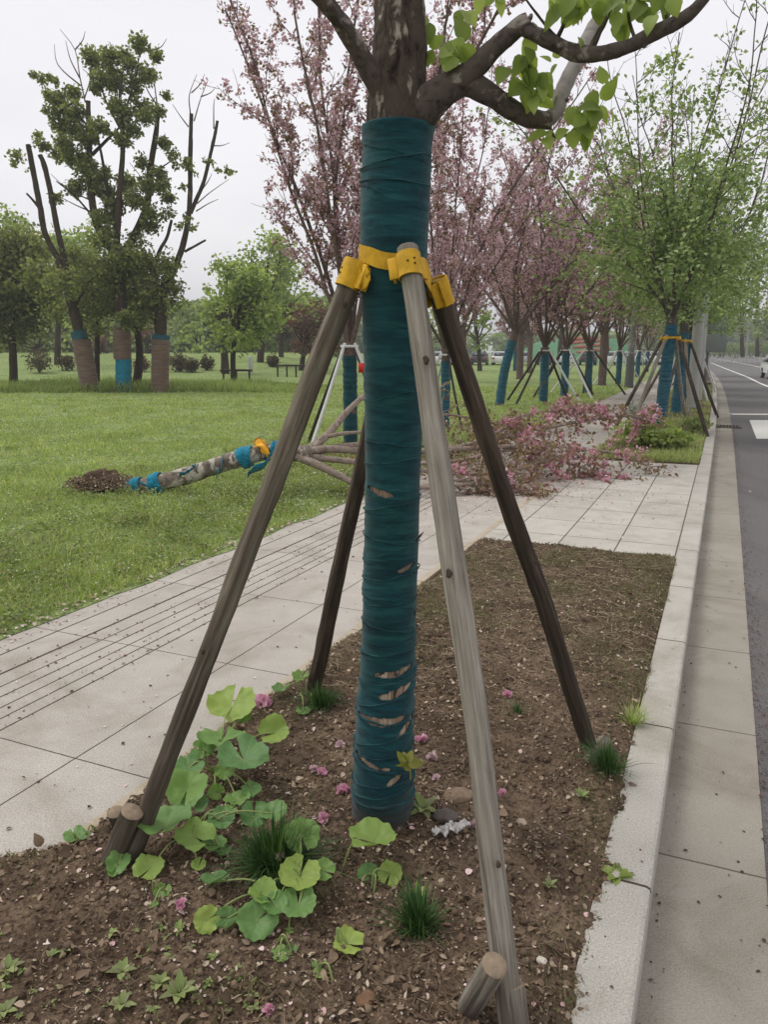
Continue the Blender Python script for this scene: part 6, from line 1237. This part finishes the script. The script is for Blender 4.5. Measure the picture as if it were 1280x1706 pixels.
for (pts, w0, w1) in FL:
    c = spline([P(*q) for q in pts], len(pts)*7); c[:, 2] = np.maximum(c[:, 2], .03); rr = np.linspace(w0, w1, len(c))/F*8.3*.5; tube(m_, c, rr, 10, bump=.003, bscale=20, seed=int(w0*7))
    L_ = len(c)
    for q in range(int(L_*.22), L_, 1):
        if c[q][0] < .25 or (c[q][0] < .9 and rng.random() < .6): continue
        for _ in range(rng.integers(0, 3)):
            dr = nrm(c[min(q+1, L_-1)]-c[q-1]); d2 = nrm(dr*.8+rdir(1, rng)[0]*.8+[0, 0, .05]); Lk = rng.uniform(.15, .55); p0 = c[q]; p1_ = p0+d2*Lk*.5+rng.normal(size=3)*.03; p2_ = p0+d2*Lk+np.array([0, 0, -.05]); pts_ = spline([p0, p1_, p2_], 7); pts_[:, 2] = np.maximum(pts_[:, 2], .02); tube(m_, pts_, np.linspace(.006, .0025, 7), 4, cap=False)
            for e in range(2, 7):
                if rng.random() < .8: anc.append(pts_[e])
m_.build('limbs', M_BARKPALE if False else barkmat('fallen_limb_bark', C(92, 80, 72), C(138, 124, 112), C(168, 156, 144), 1, 20, .6, .002), ft)
A = np.array(anc); fx = fbm(A, 2.3, 3, 4)+.10*(A[:, 0]-1.6); hot = A[fx > .06]; dusk = A[fx <= .25]
def sc_(A_, nper, sp, size, mat, nm, lsel, seed):
    rng = np.random.default_rng(seed); n = len(A_)*nper; P0 = np.repeat(A_, nper, 0)+rng.normal(size=(n, 3))*sp; P0[:, 2] = np.maximum(P0[:, 2], .02); d = rdir(n, rng); d[:, 2] -= lsel; m_ = MB(); scatter(m_, LEAF6 if lsel else PETAL, P0, nrm(rdir(n, rng)+[0, 0, .4]), nrm(d), size*rng.uniform(.6, 1.3, n), width=size*1.2); return m_.build(nm, mat, ft)
sc_(hot[rng.random(len(hot)) < .42], 20, .028, .036, M_BLOSHOT, 'blossoms', 0, 1); sc_(dusk[::3], 5, .028, .026, M_BLOSDUSK, 'blossoms', 0, 2); sc_(A, 4, .05, .056, M_CHLEAF, 'leaves', .7, 3)
# fallen petals and twigs below the crown
r_ = np.random.default_rng(5); n = 2600; x = r_.normal(1.2, .9, n); y = r_.normal(9.0, .9, n); s, t = to_st(x, y); z = np.where(t > 3.4, lawn_z(x, y)+.05, .008); m_ = MB(); scatter(m_, PETAL, np.stack([x, y, z], -1), nrm(np.stack([r_.normal(0, .4, n), r_.normal(0, .4, n), np.ones(n)], -1)), rdir(n, r_), r_.uniform(.01, .03, n)); tag(m_.build('petals_under_fallen_crown', M_PETAL), kind='stuff')
n = 3000; x = r_.normal(.8, .9, n); y = r_.normal(10.3, .6, n); s, t = to_st(x, y); z = np.where(t > 3.4, lawn_z(x, y)+.06, .01); m_ = MB(); scatter(m_, LEAF6, np.stack([x, y, z+.08*r_.random(n)], -1), rdir(n, r_), rdir(n, r_), r_.uniform(.02, .05, n)); tag(m_.build('brown_leaves_under_fallen_crown', M_CHLEAF), kind='stuff')
# ================================================================ street furniture, cars, buildings
def post(name, label, cat, base, r, h, mat, lean=(0, 0)):
    t_ = thing(name, label, cat, tuple(base)); b = np.array(base); m_ = MB(); tube(m_, np.array([b-[0, 0, .1], b+[lean[0]*.5, lean[1]*.5, h*.5], b+[lean[0], lean[1], h]]), [r, r*.92, r*.8], 24); m_.build('shaft', mat, t_)
    m_ = MB(); tube(m_, np.array([b-[0, 0, .02], b+[0, 0, .03]]), r*1.8, 24); m_.build('base_plate', M_DGREY, t_); return t_
post('gantry_pole', 'thick pale grey pole standing in the pit behind the second street tree', 'pole', ST(19.6, .62, .03), .15, 3.9, M_GREY)
p2 = post('gantry_pole', 'slimmer grey pole right behind the thick pale one, nearer the kerb', 'pole', ST(23.0, .55, .03), .11, 4.0, M_GREY)
sp = post('sign_post', 'grey post carrying two blank grey sign backs near the kerb bend', 'sign', ST(33, .45, .03), .06, 4.2, M_DGREY)
q = ST(33, .2, 3.0); 
for (z, hh) in ((2.75, .42), (1.85, .36)): m_ = MB(); box(m_, [q[0], q[1]-.08, z], (.42, .015, hh), Rz(-.2)); o = m_.build('sign_panel', plain('grey_sign_back', C(118, 124, 120), .6, .06, 4), sp); bv = o.modifiers.new('b', 'BEVEL'); bv.width = .03; bv.segments = 2
lp = thing('lamp_post', 'slim grey speckled post by the path between the far cherries', 'post', tuple(gc(1048, 646))); b = gc(1048, 646); m_ = MB(); tube(m_, np.array([b-[0, 0, .1], b+[0, 0, 1.3]]), [.19, .16], 16, cap=False); m_.build('sleeve', M_DGREY, lp)
m_ = MB(); tube(m_, np.array([b+[0, 0, 1.3], b+[.03, 0, 3.0], b+[.05, 0, 4.6]]), [.13, .11, .09], 14); m_.build('shaft', barkmat('speckled_grey', C(86, 84, 82), C(120, 118, 114), C(170, 168, 164), 1, 9, .58, .004), lp); m_ = MB(); box(m_, b+[.05, -.1, 4.68], (.13, .32, .06)); m_.build('lamp_head', M_GREY, lp)
q = P(1243, 600, 100); q[2] = 0; fl = thing('street_lamp', 'thin street lamp on the far side of the road in front of the limed trees', 'street lamp', tuple(q)); m_ = MB(); tube(m_, spline([q, q+[0, 0, 4], q+[0, 0, 7.4], q+[-.5, 0, 8], q+[-1.6, 0, 8.2]], 20), np.linspace(.1, .05, 20), 8); m_.build('shaft', M_GREY, fl); m_ = MB(); box(m_, q+[-1.8, 0, 8.18], (.35, .12, .05)); m_.build('lamp_head', M_GREY, fl)
# drain grate
c = ST(16.0, -.26, -.112); ang = math.atan2(D[1], D[0]); R = Rz(ang); dg = thing('drain_grate', 'dark iron drain grate set in the gutter before the stop line', 'grate', tuple(c))
m_ = MB(); box(m_, c+R@np.array([0, .24, .0]), (.30, .02, .008), R); box(m_, c+R@np.array([0, -.24, 0]), (.30, .02, .008), R); box(m_, c+R@np.array([.30, 0, 0]), (.02, .258, .010), R); box(m_, c+R@np.array([-.30, 0, 0]), (.02, .258, .010), R); m_.build('frame', plain('grate_iron', C(92, 82, 72), .7, .2), dg)
m_ = MB(); box(m_, c-[0, 0, .004], (.29, .235, .002), R); m_.build('pit', plain('grate_shade', C(22, 20, 18), .9, .1), dg)  # flat near-black sheet painted for the shade between the bars, no real depth
for k in range(7): m_ = MB(); box(m_, c+R@np.array([0, -.2+k*.066, .003]), (.28, .013, .006), R); m_.build('bar', plain('grate_iron', C(92, 82, 72), .7, .2) if k == 0 else bpy.data.materials['grate_iron'], dg)
# cars
M_GLASS = plain('dark_car_glass', C(38, 44, 50), .12, .05, 3, .6); M_TYRE = plain('tyre_rubber', C(30, 30, 30), .85, .1); M_RIM = plain('rim', C(150, 152, 154), .4, .1, 5, .5); M_LAMP = plain('rear_lamp', C(150, 30, 28), .3, .1); M_HEAD = plain('head_lamp', C(210, 212, 214), .2, .05)
def paintm(nm, c): return plain(nm, c, .28, .03, 2, .6)
def car(label, loc, rz, mat, group=None, name='parked_car'):
    t_ = thing(name, label, 'car', (0, 0, 0), group); m_ = MB()
    prof = [(-2.1, .38), (-2.12, .72), (-2.0, .98), (-1.72, 1.02), (-1.35, 1.40), (-.9, 1.48), (.25, 1.48), (.6, 1.38), (1.15, .98), (1.95, .82), (2.15, .62), (2.15, .36)]
    def sect(sc, yv, sh=0): return np.array([[x*sc, yv, .3+(z-.3)*(1 if z < 1.05 else 1)] for x, z in prof])
    rows = []; ys = [-.86, -.84, -.70, 0, .70, .84, .86]
    for y in ys:
        rw = [];
        for x, z in prof:
            yy = y*(1 if z < 1.05 else .80); zz2 = z-(.05 if abs(y) > .8 and z > .9 else 0)-(.02 if abs(y) > .85 else 0); rw.append([x*(1 if abs(y) < .8 else .985), yy, zz2])
        rows.append(rw)
    V = np.array(rows); k = len(prof); n = len(ys); i = np.arange(n-1)[:, None]*k; j = np.arange(k)[None]; j2 = (j+1) % k; m_.add(V.reshape(-1, 3), Q=np.stack([i+j, i+j2, i+k+j2, i+k+j], -1).reshape(-1, 4))
    for e, rev in ((0, 0), (n-1, 1)): 
        ring = V[e]; ctr = np.array([[0, ring[:, 1].mean(), .75]]); a = np.arange(k); b_ = (a+1) % k; m_.add(np.vstack([ring, ctr]), T=np.stack([a, b_, np.full(k, k)] if rev else [b_, a, np.full(k, k)], -1))
    o = m_.build('body', mat, t_); bv = o.modifiers.new('b', 'BEVEL'); bv.width = .04; bv.segments = 3
    for sgn in (-1, 1):
        m_ = MB(); y0, y1 = .875*sgn, .71*sgn; q = np.array([[-1.5, y0*.99, 1.02], [.95, y0*.99, 1.02], [.42, y1, 1.40], [-1.15, y1, 1.40]])*[1, 1, 1]; q2 = q+[0, .012*sgn, 0]; m_.add(np.vstack([q, q2]), Q=[[0, 1, 2, 3], [4, 5, 6, 7], [0, 1, 5, 4], [1, 2, 6, 5], [2, 3, 7, 6], [3, 0, 4, 7]]); m_.build('side_window', M_GLASS, t_)
    for (xa, za, xb, zb, nm) in ((1.14, 1.0, .62, 1.39, 'windscreen'), (-1.72, 1.05, -1.38, 1.39, 'rear_window')):
        m_ = MB(); sx = .02 if xa > 0 else -.02; q = np.array([[xa, -.70, za], [xa, .70, za], [xb, .60, zb], [xb, -.60, zb]])+[sx, 0, .015]; q2 = q+[sx, 0, .012]; m_.add(np.vstack([q, q2]), Q=[[0, 1, 2, 3], [4, 5, 6, 7], [0, 1, 5, 4], [1, 2, 6, 5], [2, 3, 7, 6], [3, 0, 4, 7]]); m_.build(nm, M_GLASS, t_)
    for x in (-1.35, 1.35):
        for sgn in (-1, 1): m_ = MB(); a = np.array([x, .70*sgn, .32]); tube(m_, np.array([a, a+[0, .18*sgn, 0]]), .32, 20); wh = m_.build('wheel', M_TYRE, t_); m_ = MB(); tube(m_, np.array([a+[0, .181*sgn, 0], a+[0, .195*sgn, 0]]), .19, 16); m_.build('rim', M_RIM, wh)
    for sgn in (-1, 1): m_ = MB(); box(m_, (2.13, .62*sgn, .70), (.03, .17, .06)); m_.build('headlight', M_HEAD, t_); m_ = MB(); box(m_, (-2.12, .68*sgn, .82), (.03, .13, .08)); m_.build('rear_light', M_LAMP, t_)
    t_.location = [float(v) for v in loc]; t_.rotation_euler[2] = rz; return t_
rd = math.atan2(D[1], D[0])
qc = P(1300, 630, 47.5); car('white car driving away on the road at the right edge of the photo', (qc[0], qc[1], -.12), rd+math.pi*1.0+.1, paintm('white_car_paint', C(216, 216, 214)), None, 'car')
PC = [('white', C(214, 214, 210)), ('dark grey', C(66, 68, 72)), ('silver', C(160, 162, 164)), ('black', C(34, 35, 38))]
base_cars = {}
seq = ['white', 'dark grey', 'white', 'silver', 'black', 'white', 'silver', 'dark grey', 'white', 'black', 'white', 'silver', 'white']
for k, nm in enumerate(seq):
    x = 655+k*36; q = P(x, 608, 78+k*.8); loc = (q[0], q[1], 0.02); lb = ['first', 'second', 'third', 'fourth', 'fifth', 'sixth', 'seventh', 'eighth', 'ninth', 'tenth', 'eleventh', 'twelfth', 'thirteenth'][k]+' parked car from the left behind the cherries, '+nm
    if nm not in base_cars: base_cars[nm] = car(lb, loc, 1.35+.05*(k % 3), paintm(nm.replace(' ', '_')+'_car_paint', dict(PC)[nm]), 'cars parked behind the cherries')
    else: c = copy_tree(base_cars[nm]); c.location = loc; c.rotation_euler[2] = 1.3+.06*(k % 4); c['label'] = lb
# green embankment with orange stripes, maroon-roofed building, beige tower
X1, Y1 = np.meshgrid(np.linspace(18, 38, 90), np.linspace(100, 128, 30), indexing='ij'); Z1 = 3.4*sstep(Y1, 100, 118)*sstep(X1, 18, 27)*sstep(-X1, -38, -34)+.1*fbm(np.stack([X1, Y1, 0*X1], -1), .3, 3, 4)
n, k = X1.shape; i = np.arange(n-1)[:, None]*k; j = np.arange(k-1)[None]; tag(MB().add(np.stack([X1, Y1, Z1], -1).reshape(-1, 3), Q=np.stack([i+j, i+k+j, i+k+j+1, i+j+1], -1).reshape(-1, 4)).build('embankment', plain('green_netting', C(64, 112, 74), .85, .25, .6)), kind='structure')
for k in range(5):
    xs_ = np.linspace(26.5, 31.5, 30); yy = 105+k*2.3+(xs_-26)*.35; z_ = 3.4*sstep(yy, 100, 118)*sstep(xs_, 18, 27)+.1; m_ = MB(); tube(m_, np.stack([xs_, yy, z_], -1), .26, 8, bump=.2, bscale=2, seed=k); tag(m_.build('flower_strip', plain('orange_flowers', C(160, 92, 72), .9, .3, 3), None), ['lowest', 'second', 'middle', 'fourth', 'highest'][k]+' orange-red flower strip on the green slope behind the parked cars', 'flower bed', 'orange flower strips on the slope')
def building(label, c, half, h, wall, roofm, rows, cols, rz=0, name='building', roof_h=0):
    t_ = thing(name, label, 'building', (c[0], c[1], 0)); m_ = MB(); box(m_, (c[0], c[1], h/2), (half[0], half[1], h/2)); m_.build('wall', wall, t_)
    m_ = MB()
    if roof_h:
        e = .6; V = np.array([[c[0]-half[0]-e, c[1]-half[1]-e, h], [c[0]+half[0]+e, c[1]-half[1]-e, h], [c[0]+half[0]+e, c[1]+half[1]+e, h], [c[0]-half[0]-e, c[1]+half[1]+e, h], [c[0]-half[0]*.7, c[1], h+roof_h], [c[0]+half[0]*.7, c[1], h+roof_h]]); m_.add(V, Q=[[0, 1, 5, 4], [2, 3, 4, 5], [0, 3, 2, 1]], T=[[1, 2, 5], [3, 0, 4]])
    else: box(m_, (c[0], c[1], h+.4), (half[0]+.3, half[1]+.3, .4))
    m_.build('roof', roofm, t_)
    for r in range(rows):
        for q in range(cols):
            x = c[0]-half[0]+(q+.5)*2*half[0]/cols; z = 1.2+(r+.5)*(h-1.6)/rows; m_ = MB(); box(m_, (x, c[1]-half[1], z), (half[0]/cols*.55, .06, (h-1.6)/rows*.28)); w_ = m_.build('window', M_DGREY, t_); m_ = MB(); box(m_, (x, c[1]-half[1]-.03, z), (half[0]/cols*.48, .05, (h-1.6)/rows*.24)); m_.build('pane', M_GLASS, w_)
    t_.rotation_euler[2] = 0; return t_
building('tall beige tower block beyond the road at the right', (108, 205), (6.5, 6), 24, plain('beige_wall', C(168, 152, 138), .9, .05, .5), plain('beige_roof', C(150, 136, 124), .9, .08, 1), 8, 4)
building('second beige block cut by the right edge, beyond the tower', (128, 214), (8, 7), 30, plain('pinkish_beige_wall', C(172, 158, 146), .9, .05, .5), plain('grey_roof', C(140, 132, 124), .9, .08, 1), 10, 5)

# ================================================================ haze: one closed box of thin air round everything
m = bpy.data.materials.new('haze_air'); m.use_nodes = True; t_ = m.node_tree; t_.nodes.clear(); o_ = t_.nodes.new('ShaderNodeOutputMaterial'); v_ = t_.nodes.new('ShaderNodeVolumePrincipled')
v_.inputs['Color'].default_value = (.93, .94, .96, 1); v_.inputs['Density'].default_value = .0014; v_.inputs['Anisotropy'].default_value = .2; t_.links.new(v_.outputs[0], o_.inputs['Volume'])
m_ = MB(); box(m_, (0, 700, 24), (950, 830, 26)); tag(m_.build('haze', m, smooth=False), kind='stuff')
